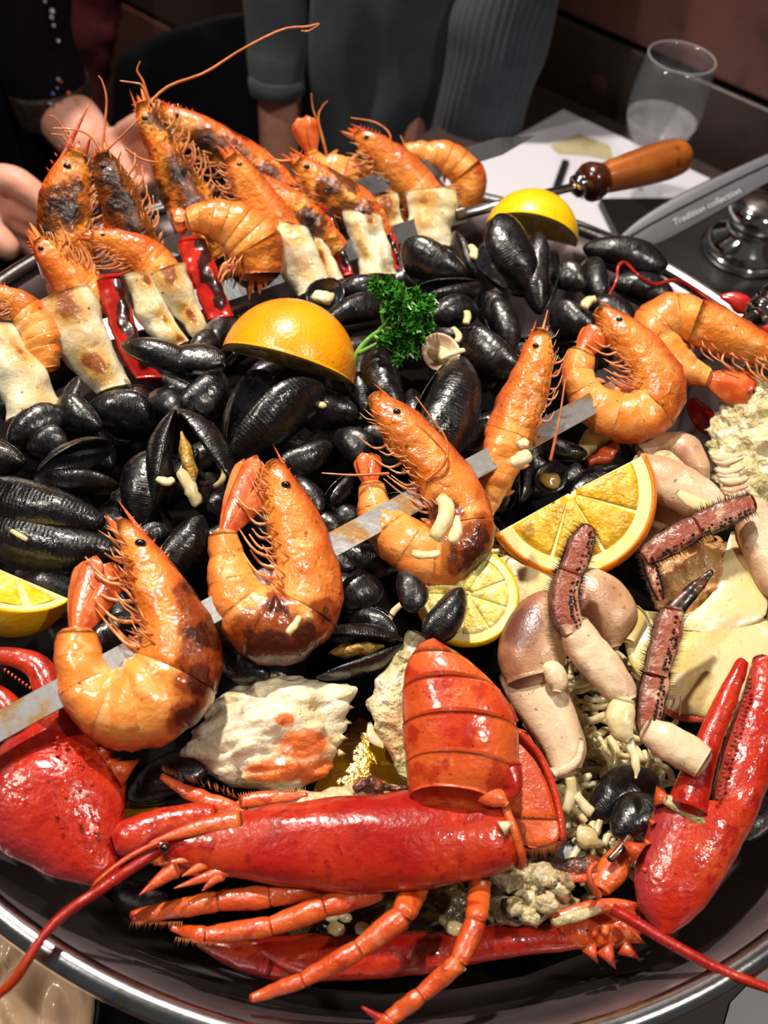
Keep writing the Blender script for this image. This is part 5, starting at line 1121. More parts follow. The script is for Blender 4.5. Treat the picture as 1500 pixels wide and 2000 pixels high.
spikes('claw_thorn', RP, [(1250, 1668, -14, -10, 1.5), (1296, 1570, -6, -16, 1.4), (1276, 1610, -3, -4, .5), (1266, 1650, -2, -4, .5), (1262, 1700, -4, -2, .4), (1336, 1545, 2, -6, .5)], .0062, .0036, 'lob_orange', pm, .006)
for k in range(28):
    s = k / 27; x, y = 1398 + 66 * s, 1560 - 235 * s; V, F = sphere_data(RP(x + 3 + rr.uniform(-3, 3), y, .013), rr.uniform(.0005, .0011), 8, 5); mk('claw_tooth', V, F, 'lob_dark', pm)
limb('finger_joint', RP, [(1300, 1562, 20), (1330, 1575, 30), (1365, 1600, 24), (1380, 1612, 10)], 'lob_meat', rc, th=.5, off=.010)

# ------------------------------------------------------------------ crab pieces
def bristles(pl, sp, parent, nn, L=.0032, both=True, side=1, off=.002):
    S, Lq, Rq = edges(sp, nn); ds = []
    for i in range(nn):
        for e, c in ((Lq, 1), (Rq, -1)):
            if not both and c != side: continue
            x, y = e[i]; sx, sy = S[i][0], S[i][1]; ux, uy = x - sx, y - sy; l = math.hypot(ux, uy) or 1
            p = pl(x - ux * .1, y - uy * .1, off); q = pl(x + ux / l * 14 + rr.uniform(-4, 4), y + uy / l * 14 - 3, off + .001); ds.append(cone_data(p, q - p, L * 1.35 * rr.uniform(.5, 1.15), .0003, 3))
    V, F = merge(ds); o = mk('bristles', V, F, 'bristle', parent); o['kind'] = 'stuff'; return o
KP = Pl(1050, 1300, .020, .5)
cc = thing('crab_claw', at(1060, 1420, -.02), 'smooth cream crab claw with a brown knuckle beside the lobster tail', 'crab claw')
traced('claw_knuckle', KP, [(990, 1338), (972, 1290), (980, 1232), (1012, 1180), (1050, 1156), (1070, 1154)], [(1098, 1312), (1112, 1262), (1112, 1215), (1104, 1180), (1090, 1162), (1080, 1156)], 'crab_brown', cc, th=.62, n=26, seg=24, off=.003, burn=[(1015, 1225, 62)])
traced('claw_palm', KP, [(974, 1322), (990, 1362), (1030, 1425), (1062, 1470), (1080, 1515)], [(1096, 1300), (1112, 1352), (1132, 1410), (1146, 1460), (1136, 1500)], 'crab_cream', cc, th=.6, n=26, seg=24, off=-.002)
traced('claw_joint', KP, [(1085, 1520), (1110, 1512), (1135, 1490), (1142, 1450)], [(1070, 1500), (1100, 1494), (1124, 1474), (1132, 1440)], 'crab_cream', cc, th=.8, n=14, off=.004)
limb('hinge_knob', KP, [(1060, 1300, 20), (1080, 1312, 44), (1090, 1335, 40), (1088, 1352, 18)], 'crab_cream', cc, th=.7, off=.010)
c3 = thing('crab_claw', at(1170, 1240, -.01), 'rounded tan crab claw half hidden behind the hairy crab leg', 'crab claw')
traced('claw_palm', Pl(1180, 1200, .016, .5), [(1100, 1140), (1112, 1190), (1140, 1240), (1180, 1272)], [(1168, 1112), (1215, 1140), (1246, 1200), (1212, 1262)], 'crab_brown', c3, th=.6, n=24, seg=24)
# hairy legs
def crab_leg(label, pl, segs, mats, hair=(True,), L=.0032):
    t = thing('crab_limb_piece', pl(*segs[0][0][:2]), label, 'crab leg', 'hairy crab legs')
    for k, sp in enumerate(segs):
        if mats[k] == 'crab_leg': sp = [(x, y, w_ * .88) for x, y, w_ in sp]
        o = limb('leg_segment', pl, sp, mats[k], t, th=.62, n=30, seg=24, pw=(.62 if 'crab_leg' == mats[k] else .9), nz=.0008, nzs=220, off=.0015 * (k % 2))
        if k < len(hair) and hair[k]:
            bristles(pl, sp, o, 56, L)
            # dark bead-like bumps along one edge
            S, Lq, Rq = edges(sp, 30)
            for i in range(2, 28):
                for f in (.72, .45):
                    x = S[i][0] + (Rq[i][0] - S[i][0]) * f + rr.uniform(-2, 2); y = S[i][1] + (Rq[i][1] - S[i][1]) * f + rr.uniform(-2, 2)
                    hw = S[i][2] / 2 * pl.m() * .72 * math.sqrt(1 - f * f)
                    if rr.random() < .5: V, F = sphere_data(pl(x, y, .0015 * (k % 2) + hw), rr.uniform(.0005, .0009), 6, 4); mk('bump', V, F, 'bristle', o)
    return t
Y1 = Pl(1140, 1200, .046, .6)
crab_leg('hairy crab leg bent across the orange half slice, tip upwards', Y1, [[(1150, 1028, 24), (1140, 1050, 52), (1124, 1092, 60), (1110, 1130, 56)], [(1112, 1120, 58), (1100, 1160, 66), (1106, 1205, 66), (1122, 1236, 54)], [(1118, 1222, 62), (1142, 1262, 76), (1180, 1308, 74), (1214, 1350, 60), (1226, 1370, 38)], [(1218, 1370, 46), (1212, 1400, 58), (1218, 1430, 46), (1230, 1445, 18)], [(1226, 1438, 16), (1236, 1470, 18), (1244, 1500, 16), (1242, 1520, 6)]],
         ['crab_leg', 'crab_leg', 'crab_cream', 'crab_plate', 'noodle'], (True, True, False))
Y2 = Pl(1290, 1300, .040, .55)
crab_leg('hairy crab leg with a black tip standing on the pale crab shell', Y2, [[(1310, 1200, 40), (1340, 1166, 34), (1368, 1138, 24), (1390, 1116, 8)], [(1312, 1192, 52), (1304, 1230, 66), (1290, 1280, 64), (1280, 1320, 56)], [(1284, 1310, 60), (1274, 1360, 64), (1266, 1410, 56), (1268, 1436, 40)], [(1262, 1425, 50), (1300, 1446, 70), (1340, 1470, 72), (1372, 1490, 60)]],
         ['claw_tip', 'crab_leg', 'crab_leg', 'crab_cream'], (False, True, True, False))
Y3 = Pl(1360, 1040, .046, .5)
crab_leg('hairy reddish crab leg lying right of the orange half slice', Y3, [[(1470, 984, 40), (1420, 1002, 56), (1375, 1022, 56), (1352, 1036, 48)], [(1360, 1030, 52), (1320, 1052, 60), (1282, 1074, 52), (1258, 1090, 34)], [(1262, 1080, 22), (1272, 1115, 26), (1284, 1150, 22), (1290, 1172, 8)]],
         ['crab_leg', 'crab_leg', 'crab_leg'], (True, True, True))
t = thing('crab_forelimb', at(1330, 960, .0), 'cream crab arm segment emerging from behind the orange half slice', 'crab arm')
limb('arm_segment', Pl(1330, 950, .038, .5), [(1240, 915, 60), (1290, 935, 86), (1345, 962, 84), (1398, 992, 62), (1410, 1000, 36)], 'crab_cream', t, th=.7, n=26, seg=20, nz=.0006, nzs=160)
tag(limb('crab_flap', Pl(1350, 975, .052, .5), [(1322, 960, 10), (1350, 978, 26), (1385, 992, 24), (1400, 996, 8)], 'crab_plate', None, th=.3), 'yellowish flap of crab lying on the cream arm segment', 'crab piece')
t = thing('crab_knuckle', at(1320, 900, .0), 'peach coloured rounded crab knuckle above the cream arm', 'crab piece')
limb('knuckle_shell', Pl(1320, 900, .030, .5), [(1255, 890, 50), (1290, 872, 50), (1335, 880, 66), (1362, 920, 54), (1368, 955, 30)], 'crab_brown', t, th=.7, n=26, nz=.0012, nzs=120)
limb('joint_meat', Pl(1300, 905, .036, .5), [(1270, 905, 24), (1300, 900, 36), (1330, 925, 34), (1345, 945, 16)], 'crab_meat', t, th=.6, nz=.0015, nzs=180)
cbm = tag(traced('crab_body_meat', Pl(1460, 860, .030, .5), [(1500, 700), (1430, 735), (1405, 800), (1385, 850), (1392, 920), (1420, 985), (1460, 1000)], [(1560, 700), (1580, 760), (1590, 820), (1590, 880), (1580, 940), (1560, 990), (1500, 1010)], 'crab_meat', None, th=.4, n=80, seg=60, nz=.0075, nzs=120), 'flaky cream crab body meat at the right edge below the rightmost prawn', 'crab meat')
for k in range(8):
    y = 890 + 12 * k + rr.uniform(-4, 4); limb('rib', Pl(1420, 940, .046, .5), [(1388 + 4 * k, y, 7), (1408 + 4 * k, y + 6 + rr.uniform(-3, 3), rr.uniform(12, 20)), (1434 + 2 * k + rr.uniform(-8, 8), y + 2, rr.uniform(9, 16)), (1450 + rr.uniform(-10, 14), y - 4, 5)], 'crab_cream', cbm, th=.8, n=10, seg=8)
t = thing('crab_forelimb', at(1490, 1080, .0), 'thick cream and rust crab arm cut by the right edge', 'crab arm')
limb('arm_segment', Pl(1490, 1060, .036, .5), [(1440, 985, 40), (1468, 1010, 80), (1500, 1070, 100), (1530, 1130, 100), (1550, 1160, 60)], 'crab_cream', t, th=.7, n=26, nz=.0006, nzs=160)
# broad pale plate of the crab, with a pointed wing
CPp = Pl(1360, 1260, .012, .35)
cs = thing('crab_shell', at(1380, 1330, -.02), 'broad pale yellow underside of a crab shell at right', 'crab shell')
pl_ = traced('belly_plate', CPp, [(1228, 1200), (1218, 1250), (1240, 1310), (1290, 1370), (1320, 1392), (1380, 1402)], [(1240, 1190), (1330, 1198), (1400, 1185), (1480, 1200), (1540, 1270), (1530, 1385)], 'crab_plate', cs, th=.16, n=34, seg=30, nz=.001, nzs=60)
traced('wing_plate', CPp, [(1428, 1040), (1412, 1090), (1402, 1140), (1372, 1180), (1340, 1205), (1330, 1230)], [(1436, 1040), (1452, 1075), (1482, 1130), (1500, 1180), (1480, 1215), (1400, 1240)], 'crab_plate', cs, th=.12, n=30, seg=24, off=.004, nz=.001, nzs=60)
for (x0, y0, x1, y1) in ((1330, 1360, 1327, 1398),):
    tube('seam', [CPp(x0 + (x1 - x0) * s, y0 + (y1 - y0) * s, (.0085 if x0 > 1400 else .007)) for s in (0, .5, 1)], .0004, 'crab_brown', cs, 6, 12)
limb('rust_edge', CPp, [(1290, 1382, 10), (1330, 1400, 16), (1380, 1402, 18), (1420, 1396, 10)], 'lob_orange', cs, th=.5, off=-.001)
limb('white_flank', CPp, [(1250, 1195, 40), (1232, 1215, 50), (1222, 1250, 36)], 'crab_plate', cs, th=.4, off=.006)
tag(traced('crab_roe', Pl(1340, 1130, .018, .4), [(1290, 1085), (1270, 1120), (1265, 1160), (1290, 1200)], [(1420, 1060), (1425, 1110), (1410, 1160), (1350, 1200)], 'crab_tan', None, th=.4, n=36, seg=36, nz=.004, nzs=130), 'lumpy tan crab roe between the legs and the pale shell', 'crab roe')
tag(traced('crab_plate', Pl(1300, 1030, .016, .4), [(1262, 985), (1248, 1040), (1240, 1080)], [(1310, 975), (1350, 1010), (1340, 1070)], 'crab_brown', None, th=.2, n=16), 'taupe crab shell piece right of the orange half slice', 'crab piece')
tag(traced('crab_plate', Pl(1030, 1150, .008, .35), [(975, 1090), (960, 1160), (975, 1240), (990, 1270)], [(1080, 1080), (1110, 1130), (1090, 1200), (1050, 1260)], 'crab_plate', None, th=.2, n=20, nz=.001), 'flat pale crab shell between the lemon slice and the orange half slice', 'crab piece')
t = thing('crab_scrap', at(1170, 870, .0), 'small white and rust crab scrap below the bright orange prawn', 'crab piece')
limb('white_end', Pl(1160, 865, .024, .5), [(1130, 890, 24), (1150, 870, 46), (1180, 845, 40), (1205, 835, 20)], 'crab_plate', t, th=.7, nz=.002, nzs=150)
o = limb('rust_end', Pl(1185, 885, .024, .5), [(1150, 905, 18), (1180, 890, 34), (1205, 872, 22)], 'lob_orange', t, th=.7, nz=.002, nzs=150)
bristles(Pl(1185, 885, .024, .5), [(1150, 905, 18), (1180, 890, 34), (1205, 872, 22)], o, 30, .003)
# white chunk with orange roe
WP = Pl(540, 1430, .004, .45)
def chunk(p, s, t_, d): 
    r_ = abs(noise.noise(p * 55)) * .009 - .003 + abs(noise.noise(p * 130)) * .005 + noise.noise(p * 380) * .0014
    return p + d * r_
o = traced('crab_chunk', WP, [(470, 1335), (420, 1380), (368, 1452), (352, 1480), (400, 1500), (450, 1530), (520, 1545)], [(560, 1322), (640, 1335), (690, 1352), (676, 1400), (668, 1450), (640, 1510), (590, 1542)], 'crab_roe', None, th=.45, n=70, seg=60, bumpf=chunk)
at_ = o.data.attributes.new('roe', 'FLOAT', 'POINT'); b0 = Vector(o['_base'])
vals = []
for v in o.data.vertices:
    x, y = proj(v.co + b0); d_ = min(math.hypot((x - 590) / 62, (y - 1455) / 34), math.hypot((x - 540) / 70, (y - 1505) / 28), math.hypot((x - 620) / 44, (y - 1510) / 34), math.hypot((x - 556) / 22, (y - 1406) / 16)); vals.append(max(0.0, 1 - d_ * .75))
at_.data.foreach_set('value', vals); tag(o, 'white lumpy crab chunk with orange roe in front of the nearest prawns', 'crab piece')
limb('shell_edge', WP, [(560, 1400, 6), (610, 1375, 9), (660, 1362, 9), (690, 1352, 5)], 'crab_plate', o, th=.6, off=.011)
for k, (x, y) in enumerate(((676, 1380), (672, 1410), (664, 1440), (660, 1470))):
    p = WP(x, y, .003); V, F = cone_data(p, WP(x + 14, y + 2, .003) - p, .004, .002, 6); mk('shell_spine', V, F, 'crab_plate', o)
o = tag(traced('crab_chunk', Pl(765, 1370, .010, .5), [(800, 1235), (752, 1300), (726, 1368), (738, 1430), (762, 1480), (782, 1515)], [(842, 1262), (815, 1310), (812, 1370), (812, 1430), (812, 1490), (800, 1525)], 'crab_meat', None, th=.6, n=50, seg=36, nz=.003, nzs=150), 'knobbly cream crab chunk tucked left of the lobster tail', 'crab piece')
tag(limb('white_shell_bit', Pl(738, 1435, .006, .5), [(722, 1412, 8), (728, 1440, 22), (750, 1458, 10)], 'crab_plate', None, th=.4), 'small white shell sliver under the knobbly crab chunk', 'shell piece')

# ------------------------------------------------------------------ citrus
def lune(label, name, c, axis, up, R, a0, a1, peel, flesh, cat, squash=1.0, nb=4):
    """a wedge cut from a round fruit: peel outside, two cut faces"""
    ax = axis.normalized(); u = (up - ax * up.dot(ax)).normalized(); v = ax.cross(u)
    t = thing(name, c, label, cat); nu, nv = 26, 30
    def P_(th, ph, r): return c + ax * (r * squash * math.cos(th)) + (u * math.cos(ph) + v * math.sin(ph)) * (r * math.sin(th))
    V = [P_(PI * i / nu, a0 + (a1 - a0) * j / nv, R) for i in range(nu + 1) for j in range(nv + 1)]
    Vi = [P_(PI * i / nu, a0 + (a1 - a0) * j / nv, R * .965) for i in range(nu + 1) for j in range(nv + 1)]
    F = grid_faces(nu + 1, nv + 1, False); o = len(V); F2 = [tuple(i + o for i in f)[::-1] for f in F]; E_ = []
    for i in range(nu):
        for j in (0, nv): a, b = i * (nv + 1) + j, (i + 1) * (nv + 1) + j; E_.append((a, b, o + b, o + a))
    mk('peel', V + Vi, F + F2 + E_, peel, t)
    for a, sg in ((a0, 1), (a1, -1)):
        ni = 14
        V = [P_(PI * i / nu, a, R * .966) for i in range(nu + 1)] + [P_(PI * i / nu, a, R * .84) for i in range(nu + 1)]
        n_ = (P_(PI / 2, a + sg * .1, R) - P_(PI / 2, a, R)).normalized()
        mk('pith', V + [p + n_ * .002 for p in V], [(i, i + 1, nu + 2 + i, nu + 1 + i) for i in range(nu)], 'pith', t)
        for k in range(nb):
            t0 = PI * (k + .04) / nb; t1 = PI * (k + .96) / nb; V = []; m_ = 8
            for i in range(m_ + 1):
                th_ = t0 + (t1 - t0) * i / m_
                for r_ in (.10, .35, .6, .83): V.append(P_(th_, a, R * r_) - n_ * (.0008 * math.sin(PI * i / m_) - .0004))
            mk('flesh_segment', V, grid_faces(m_ + 1, 4, False), flesh, t)
    # pith body closing the inside
    V = [P_(PI * i / nu, a0 + .012, R * .955) for i in range(nu + 1)] + [P_(PI * i / nu, a1 - .012, R * .955) for i in range(nu + 1)] + [c]
    m_ = nu + 1; F = [(i, i + 1, 2 * m_) for i in range(nu)] + [(m_ + i + 1, m_ + i, 2 * m_) for i in range(nu)]
    mk('membrane', V, F, 'pith', t); return t
a_, b_2 = at(436, 672, .044), at(692, 742, .040)
ax = b_2 - a_; cen = (a_ + b_2) / 2; R_ = ax.length / 2
upv = (UP * .75 + (CAM - cen).normalized() * .25 + Vector((0, .5, 0)))
lune('big orange wedge lying peel up in the middle of the mussels', 'orange_wedge', cen - UP * .004, ax, upv, R_, -.85, .95, 'orange_peel', 'orange_flesh', 'orange')
a_, b_2 = at(950, 440, .030), at(1124, 482, .026); ax = b_2 - a_; cen = (a_ + b_2) / 2
lune('yellow lemon wedge at the back rim, peel up', 'lemon_wedge', cen, ax, UP * .6 + Vector((0, .55, 0)) + (CAM - cen).normalized() * .2, ax.length / 2, -.9, 1.0, 'lemon_peel', 'lemon_yellow', 'lemon', squash=1.02)
a_, b_2 = at(-90, 1130, .026), at(124, 1222, .022); ax = b_2 - a_; cen = (a_ + b_2) / 2 + Vector((0, .012, .004))
lune('lemon wedge at the left edge showing yellow flesh', 'lemon_wedge', cen, ax, Vector((.25, -.85, -.42)), ax.length / 2, -.95, .80, 'lemon_peel', 'lemon_yellow', 'lemon')
def slice_(label, name, cpx, h, tilt, rpx, a0, a1, rind, flesh, nseg, thick, cat, yaw=0, spin=0):
    pl = Pl(cpx[0], cpx[1], h, tilt, yaw); c = pl.o; r = rpx * pl.m()
    x = (pl(cpx[0] + 50, cpx[1]) - c).normalized(); y = pl.n.cross(x).normalized()
    t = thing(name, c, label, cat); n_ = pl.n
    def arc(r0, r1, a_, b_, nn, m, nm, z0, z1, parent=t, nr=2, bul=0.0):
        V = []; rs = [r0 + (r1 - r0) * k / (nr - 1) for k in range(nr)]
        for i in range(nn + 1):
            an = a_ + (b_ - a_) * i / nn; d = x * math.cos(an) + y * math.sin(an)
            for k, rr_ in enumerate(rs): V.append(c + d * rr_ + n_ * (z1 + bul * math.sin(PI * i / nn) * math.sin(PI * k / max(1, nr - 1))))
            for rr_ in rs[::-1]: V.append(c + d * rr_ + n_ * z0)
        s = nr * 2; F = grid_faces(nn + 1, s)
        F.append(tuple(range(s))[::-1]); F.append(tuple(nn * s + j for j in range(s)))
        return mk(nm, V, F, m, parent, smooth=False)
    nn = 48
    V = []                                   # rounded rind
    for i in range(nn + 1):
        an = a0 + (a1 - a0) * i / nn; d = x * math.cos(an) + y * math.sin(an)
        for q in range(9):
            b = -PI / 2 + PI * q / 8; V.append(c + d * (r * (.92 + .08 * math.cos(b))) + n_ * (thick / 2 * math.sin(b)))
    F = grid_faces(nn + 1, 9); F.append(tuple(range(9))[::-1]); F.append(tuple(nn * 9 + j for j in range(9))); mk('rind', V, F, rind, t)
    arc(r * .78, r * .925, a0, a1, nn, 'pith', 'pith', -thick * .48, thick * .48)
    arc(r * .02, r * .81, a0, a1, nn, 'pith', 'membrane', -thick * .42, thick * .40)
    for k in range(nseg):
        s0 = a0 + (a1 - a0) * (k + .035) / nseg; s1 = a0 + (a1 - a0) * (k + .965) / nseg
        o = arc(r * .07, r * .775, s0, s1, 10, flesh, 'flesh_segment', -thick * .47, thick * .42, nr=8, bul=.0012); 
        o.data.polygons.foreach_set('use_smooth', [True] * len(o.data.polygons))
    return t
slice_('orange half slice leaning against the straight prawn, cut face up', 'orange_slice', (1112, 965), .034, .72, 165, -2.62, .48, 'orange_rind', 'orange_flesh', 4, .011, 'orange')
slice_('round lemon slice half hidden under the third prawn', 'lemon_slice', (912, 1164), .028, .55, 102, -PI, PI - .001, 'lemon_peel', 'lemon_flesh', 9, .007, 'lemon')

# ------------------------------------------------------------------ parsley
ps = thing('parsley_sprig', at(700, 740, .045), 'curly green parsley sprig stuck among the mussels beside the orange wedge', 'parsley')
PP = Pl(770, 640, .060, .75)
stem_pts = [(704, 818, -.012), (690, 780, -.008), (688, 730, -.002), (698, 690, .002), (722, 660, .004), (752, 640, .004)]
tube('stem', [PP(*p) for p in stem_pts], [.0020, .0019, .0018, .0016, .0014, .0012], 'stem', ps, 8, 30)
branches = [((752, 640), (745, 600), (758, 560)), ((740, 645), (775, 612), (800, 590)), ((752, 640), (790, 640), (835, 600)), ((745, 645), (785, 665), (825, 640)), ((730, 655), (760, 680), (790, 700)), ((700, 690), (735, 672), (770, 655))]
for b in branches: tube('stalk', [PP(x, y, .004 + .003 * i) for i, (x, y) in enumerate(b)], [.0012, .0010, .0007], 'stem', ps, 6, 14)
rp = random.Random(3)
def leaf_cluster(px, py, off, r):
    ds = []; c = PP(px, py, off)
    for k in range(16):
        d = Vector((rp.gauss(0, 1), rp.gauss(0, 1), rp.gauss(0, .8) + .5)).normalized(); nn = Vector((rp.gauss(0, 1), rp.gauss(0, 1), rp.gauss(0, 1))).normalized()
        s = d.cross(nn).normalized(); up_ = s.cross(d)
        L_ = r * rp.uniform(.6, 1.1); p = c + d * r * .15; V = [p]; m_ = 7
        for i in range(m_):                  # lobed, ruffled blade
            a = -1.0 + 2.0 * i / (m_ - 1); rad = L_ * (.72 + (.28 if i % 2 == 0 else -.08)) * (1 - .18 * abs(a)); V.append(p + (d * math.cos(a) + s * math.sin(a)) * rad * .55 + up_ * (.18 * L_ * (1 if i % 2 else -1))); V.append(p + (d * math.cos(a) + s * math.sin(a)) * rad + up_ * (.22 * L_ * (-1 if i % 2 else 1) + .12 * L_))
        F = []
        for i in range(m_ - 1): a, b = 1 + 2 * i, 3 + 2 * i; F += [(0, a, b), (a, a + 1, b + 1, b)]
        ds.append((V, F))
    V, F = merge(ds); return mk('leaf_cluster', V, F, 'parsley', ps)
for (x, y, o_, r) in ((735, 556, .010, 20), (760, 556, .012, 20), (748, 575, .010, 22), (775, 570, .014, 24), (800, 575, .012, 24), (786, 592, .018, 26), (815, 590, .012, 24), (838, 588, .010, 22), (765, 600, .014, 22),
                      (800, 612, .018, 26), (828, 608, .014, 22), (776, 628, .012, 24), (806, 636, .016, 26), (830, 636, .010, 22), (790, 656, .012, 26), (815, 660, .010, 22), (760, 660, .010, 18), (795, 682, .008, 22), (780, 700, .006, 18), (808, 690, .006, 16), (745, 668, .008, 14), (772, 680, .006, 16)):
    leaf_cluster(x, y, o_, r * PP.m())

# ------------------------------------------------------------------ clams, noodles, slivers
def clam(label, c, h, rpx, tilt, spin, inside='garlic', shell='crab_plate', dome=.35, yaw=0):
    pl = Pl(c[0], c[1], h, tilt, yaw); r = rpx * pl.m(); x = (pl(c[0] + 50, c[1]) - pl.o).normalized(); y = pl.n.cross(x)
    cs_, sn_ = math.cos(spin), math.sin(spin); x, y = x * cs_ + y * sn_, y * cs_ - x * sn_
    t = thing('clam', pl.o, label, 'clam'); V = []; nr, ns = 10, 40
    for i in range(nr):
        q = i / (nr - 1)
        for j in range(ns):
            a = 2 * PI * j / ns; rr_ = r * q * (1 + .10 * math.cos(a) ** 3) * (1 + (.015 * (j % 2) if i == nr - 1 else 0)); V.append(pl.o + x * (rr_ * math.cos(a)) + y * (rr_ * math.sin(a) * .86) - pl.n * (r * dome * (1 - q * q)))
    o = mk('shell', V, grid_faces(nr, ns), shell, t); s = o.modifiers.new('solid', 'SOLIDIFY'); s.thickness = .0012
    V, F = sphere_data(pl.o - pl.n * r * .15, r * .55, 14, 9, (1.1, .8, .5)); V = [v + (v - pl.o).normalized() * noise.noise(v * 250) * .0025 for v in V]; mk('clam_meat', V, F, inside, t)
    return t
clam('pale ridged clam half shell right of the parsley', (862, 690), .052, 42, .6, 2.2, inside='garlic', shell='crab_cream', yaw=-25)
clam('small black clam with creamy filling left of the parsley', (632, 580), .048, 40, .75, .6, inside='noodle', shell='shell_in')
clam('small open clam under the bright orange prawn', (1075, 935), .022, 36, .5, 1.0, inside='meat', shell='shell_in')
def noodle_data(p, L, r, rnd, flat=.5):
    a = rnd.uniform(0, 2 * PI); b = a + rnd.uniform(-1.2, 1.2); el = rnd.uniform(-.35, .35)
    p1 = p + Vector((math.cos(a), math.sin(a), el)) * L * .5; p2 = p1 + Vector((math.cos(b), math.sin(b), el * .3)) * L * .5
    q = [Vector(x) for x in cr3n([tuple(p), tuple(p1), tuple(p2)], 7)]; return tube_data(q, [r * .8, r, r, r, r, r, r * .7], 6)
rn = random.Random(11); ds = []
for k in range(330):
    px = rn.uniform(1040, 1290); py = rn.uniform(1290, 1690)
    if (px - 1040) < (py - 1520) * .5: px += 70
    ds.append(noodle_data(at(px, py, rn.uniform(-.030, -.008)), rn.uniform(.008, .022), rn.uniform(.0014, .0024), rn))
for k in range(420):
    q = at(rn.uniform(1420, 1760), rn.uniform(1120, 1600), rn.uniform(-.060, -.046))
    if math.hypot(q.x, q.y) < .232: ds.append(noodle_data(q, rn.uniform(.010, .022), .002, rn))
for k in range(120):
    ds.append(noodle_data(at(rn.uniform(880, 1010), rn.uniform(1040, 1100), rn.uniform(.006, .012)), rn.uniform(.008, .016), .0012, rn))
for k in range(160):
    ds.append(noodle_data(at(rn.uniform(560, 1000), rn.uniform(1735, 1830), rn.uniform(-.045, -.036)), rn.uniform(.008, .018), .0012, rn))
V, F = merge(ds); tag(mk('noodles', V, F, 'noodle'), 'tangle of short pale noodles between the crab legs and lobster tail', 'noodles', kind='stuff')
for i, (lb, pts, r, mt) in enumerate((
    ('thick white noodle hanging from the open yellow mussel', [(352, 920, .044), (372, 955, .040), (388, 985, .034)], .0034, 'noodle'),
    ('grey noodle draped right of the open yellow mussel', [(420, 865, .046), (436, 900, .044), (436, 935, .040), (420, 950, .036)], .0017, 'noodle'),
    ('short noodle stub left of the open yellow mussel', [(308, 935, .040), (326, 942, .040), (338, 936, .040)], .0024, 'noodle'),
    ('white noodle crumb on the largest left mussel', [(22, 1036, .040), (38, 1046, .041), (54, 1054, .040)], .0013, 'noodle'),
    ('noodle across the pale clam', [(860, 700, .058), (885, 690, .060), (906, 684, .060)], .0020, 'noodle'),
    ('cream noodle behind the pale clam', [(886, 640, .052), (896, 655, .052), (892, 668, .052)], .0020, 'noodle'),
    ('garlic sliver curled in the third prawn', [(848, 1052, .062), (866, 1020, .066), (872, 990, .066), (862, 972, .064)], .0040, 'garlic'),
    ('second garlic sliver in the third prawn', [(882, 1060, .062), (892, 1035, .064), (890, 1010, .064)], .0030, 'garlic'),
    ('thin garlic strip on the third prawn belly', [(805, 1080, .060), (830, 1084, .061), (858, 1080, .061)], .0022, 'garlic'),
    ('grey noodle scrap on the scorched second prawn', [(562, 1238, .070), (574, 1222, .071), (584, 1206, .071)], .0018, 'noodle'),
    ('garlic lump on the straight prawn', [(1000, 905, .068), (1018, 895, .070), (1034, 888, .070)], .0040, 'garlic'),
    ('second garlic lump on the straight prawn', [(1012, 870, .068), (1030, 862, .068)], .0030, 'garlic'),
    ('white noodle hanging below the crab claw', [(1112, 1518, .010), (1116, 1550, .006), (1104, 1585, .002)], .0026, 'noodle'),
    ('yellow noodle beside the hanging white one', [(1124, 1552, .006), (1140, 1570, .004), (1156, 1590, .002)], .0026, 'noodle'),
    ('white cube of squid in the noodles', [(1126, 1630, -.006), (1146, 1634, -.006), (1160, 1630, -.006)], .0060, 'noodle'),
    ('cream sliver in the gap left of the lemon slice', [(756, 1215, .018), (772, 1192, .020), (786, 1176, .022)], .0018, 'noodle'),
    ('noodle crumb on the dark mussel below the orange wedge', [(620, 788, .048), (628, 792, .048), (634, 790, .048)], .0022, 'noodle'),
    ('cream garlic bit behind the tall open mussel', [(920, 480, .046), (926, 492, .046), (924, 506, .044)], .0030, 'garlic'),
    ('cream garlic bit above the bright orange prawn', [(1140, 600, .046), (1150, 588, .046), (1162, 584, .046)], .0034, 'garlic'),
    ('yellow garlic bit on the small mussel by the parsley', [(912, 608, .052), (914, 620, .052), (910, 632, .052)], .0024, 'garlic'),
    ('cream strip between straight prawn and third prawn', [(926, 770, .036), (922, 790, .036), (930, 806, .036)], .0030, 'garlic'))):
    P = [at(*p) for p in pts]; q = [Vector(x) for x in cr3n([tuple(p) for p in P], 10)]
    V, F = tube_data(q, [r * (.7 + .3 * math.sin(PI * (k + .5) / 10)) for k in range(10)], 9, .7); V = [v + Vector((noise.noise(v * 300), noise.noise(v * 300 + Vector((9, 0, 0))), 0)) * r * .35 for v in V]
    tag(mk('noodle' if mt == 'noodle' else 'garlic_sliver', V, F, mt), lb, 'noodle' if mt == 'noodle' else 'garlic')
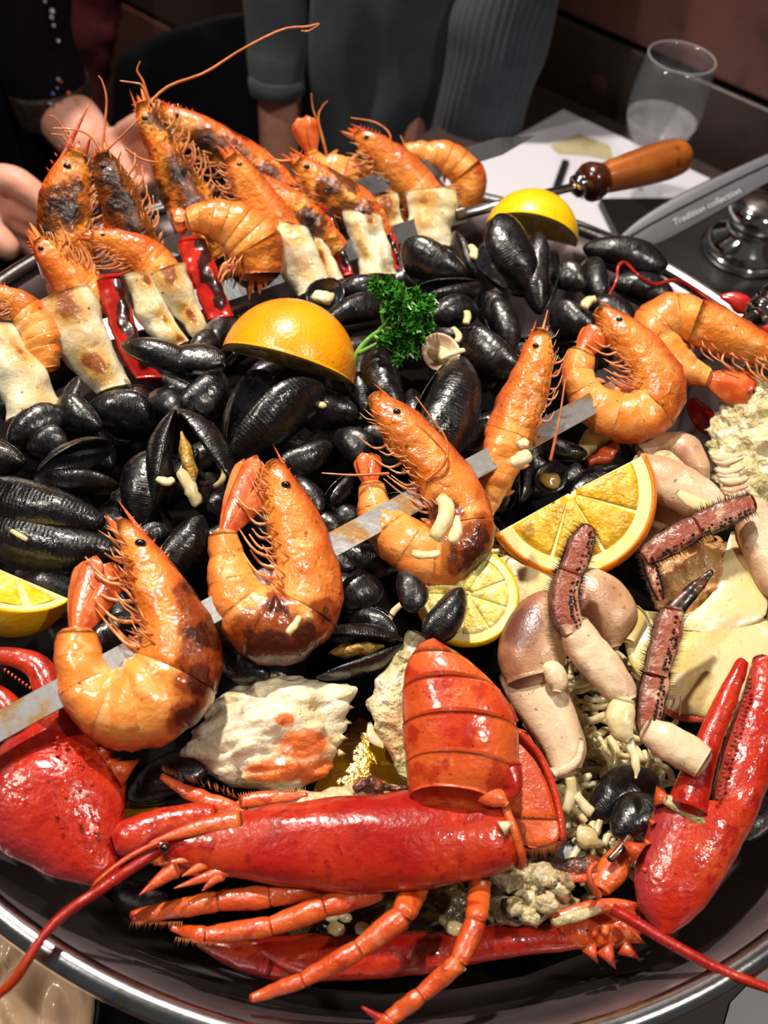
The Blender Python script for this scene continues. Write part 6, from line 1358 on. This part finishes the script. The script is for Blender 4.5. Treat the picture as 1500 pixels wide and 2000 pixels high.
# loose red feeler over the far right rim, pepper scraps, oil pools
P = [at(1188, 580, .040), at(1204, 548, .044), at(1208, 520, .048), at(1222, 514, .048), at(1248, 540, .044), at(1278, 556, .036), at(1320, 548, .026), at(1362, 570, .016), at(1400, 600, .012), at(1424, 624, .010)]
tag(tube('lobster_feeler', P, [.0009, .0010, .0011, .0012, .0013, .0014, .0014, .0014, .0013, .0012], 'lob', None, 8, 60), 'thin dark red feeler looping over the mussels at the far right rim', 'feeler')
tag(limb('pepper_scrap', Pl(1440, 590, .030, .7), [(1408, 580, 10), (1430, 584, 30), (1452, 596, 40), (1470, 606, 20)], 'pepper', None, th=.5), 'small bright red pepper scrap beside the black handle', 'pepper')
tag(limb('pepper_scrap', Pl(1500, 630, .015, .7), [(1478, 628, 20), (1505, 640, 40), (1530, 650, 30)], 'pepper', None, th=.5), 'dark red pepper piece under the black handle', 'pepper')
tag(traced('pepper_piece', Pl(1375, 820, .020, .5), [(1340, 785), (1345, 815), (1365, 842), (1390, 850)], [(1362, 776), (1392, 800), (1410, 825), (1408, 846)], 'pepper', None, th=.4, nz=.001), 'glossy dark red pepper piece below the rightmost prawn', 'pepper')
def pool(label, pts, h):
    P = [at(x, y, h) for x, y in pts]; n = len(P); c = sum(P, Vector()) / n; V = [c + UP * .0012] + [c.lerp(p, .8) + UP * .001 for p in P] + P
    F = [(0, 1 + i, 1 + (i + 1) % n) for i in range(n)] + [(1 + i, 1 + n + i, 1 + n + (i + 1) % n, 1 + (i + 1) % n) for i in range(n)]
    return tag(mk('oil_pool', V, F, 'oil'), label, 'oil')
pool('golden oil pool between the white crab chunk and the lobster tail', [(700, 1400), (740, 1420), (790, 1500), (820, 1560), (700, 1580), (600, 1570), (640, 1480)], -.012)
pool('yellow oil spot beside the left lobster claw', [(250, 1560), (270, 1550), (330, 1590), (310, 1610), (240, 1600)], -.014)
tag(traced('bare_pan_steel', Pl(1130, 1660, -.014, .2), [(1095, 1610), (1080, 1650), (1070, 1690), (1080, 1710)], [(1110, 1600), (1135, 1630), (1165, 1665), (1160, 1700)], 'steel', None, th=.1, n=14), 'bare pan steel showing below the lobster tail fan', 'pan steel')  # separate plate standing in for the bare metal of the pan
# foil-white crumbs
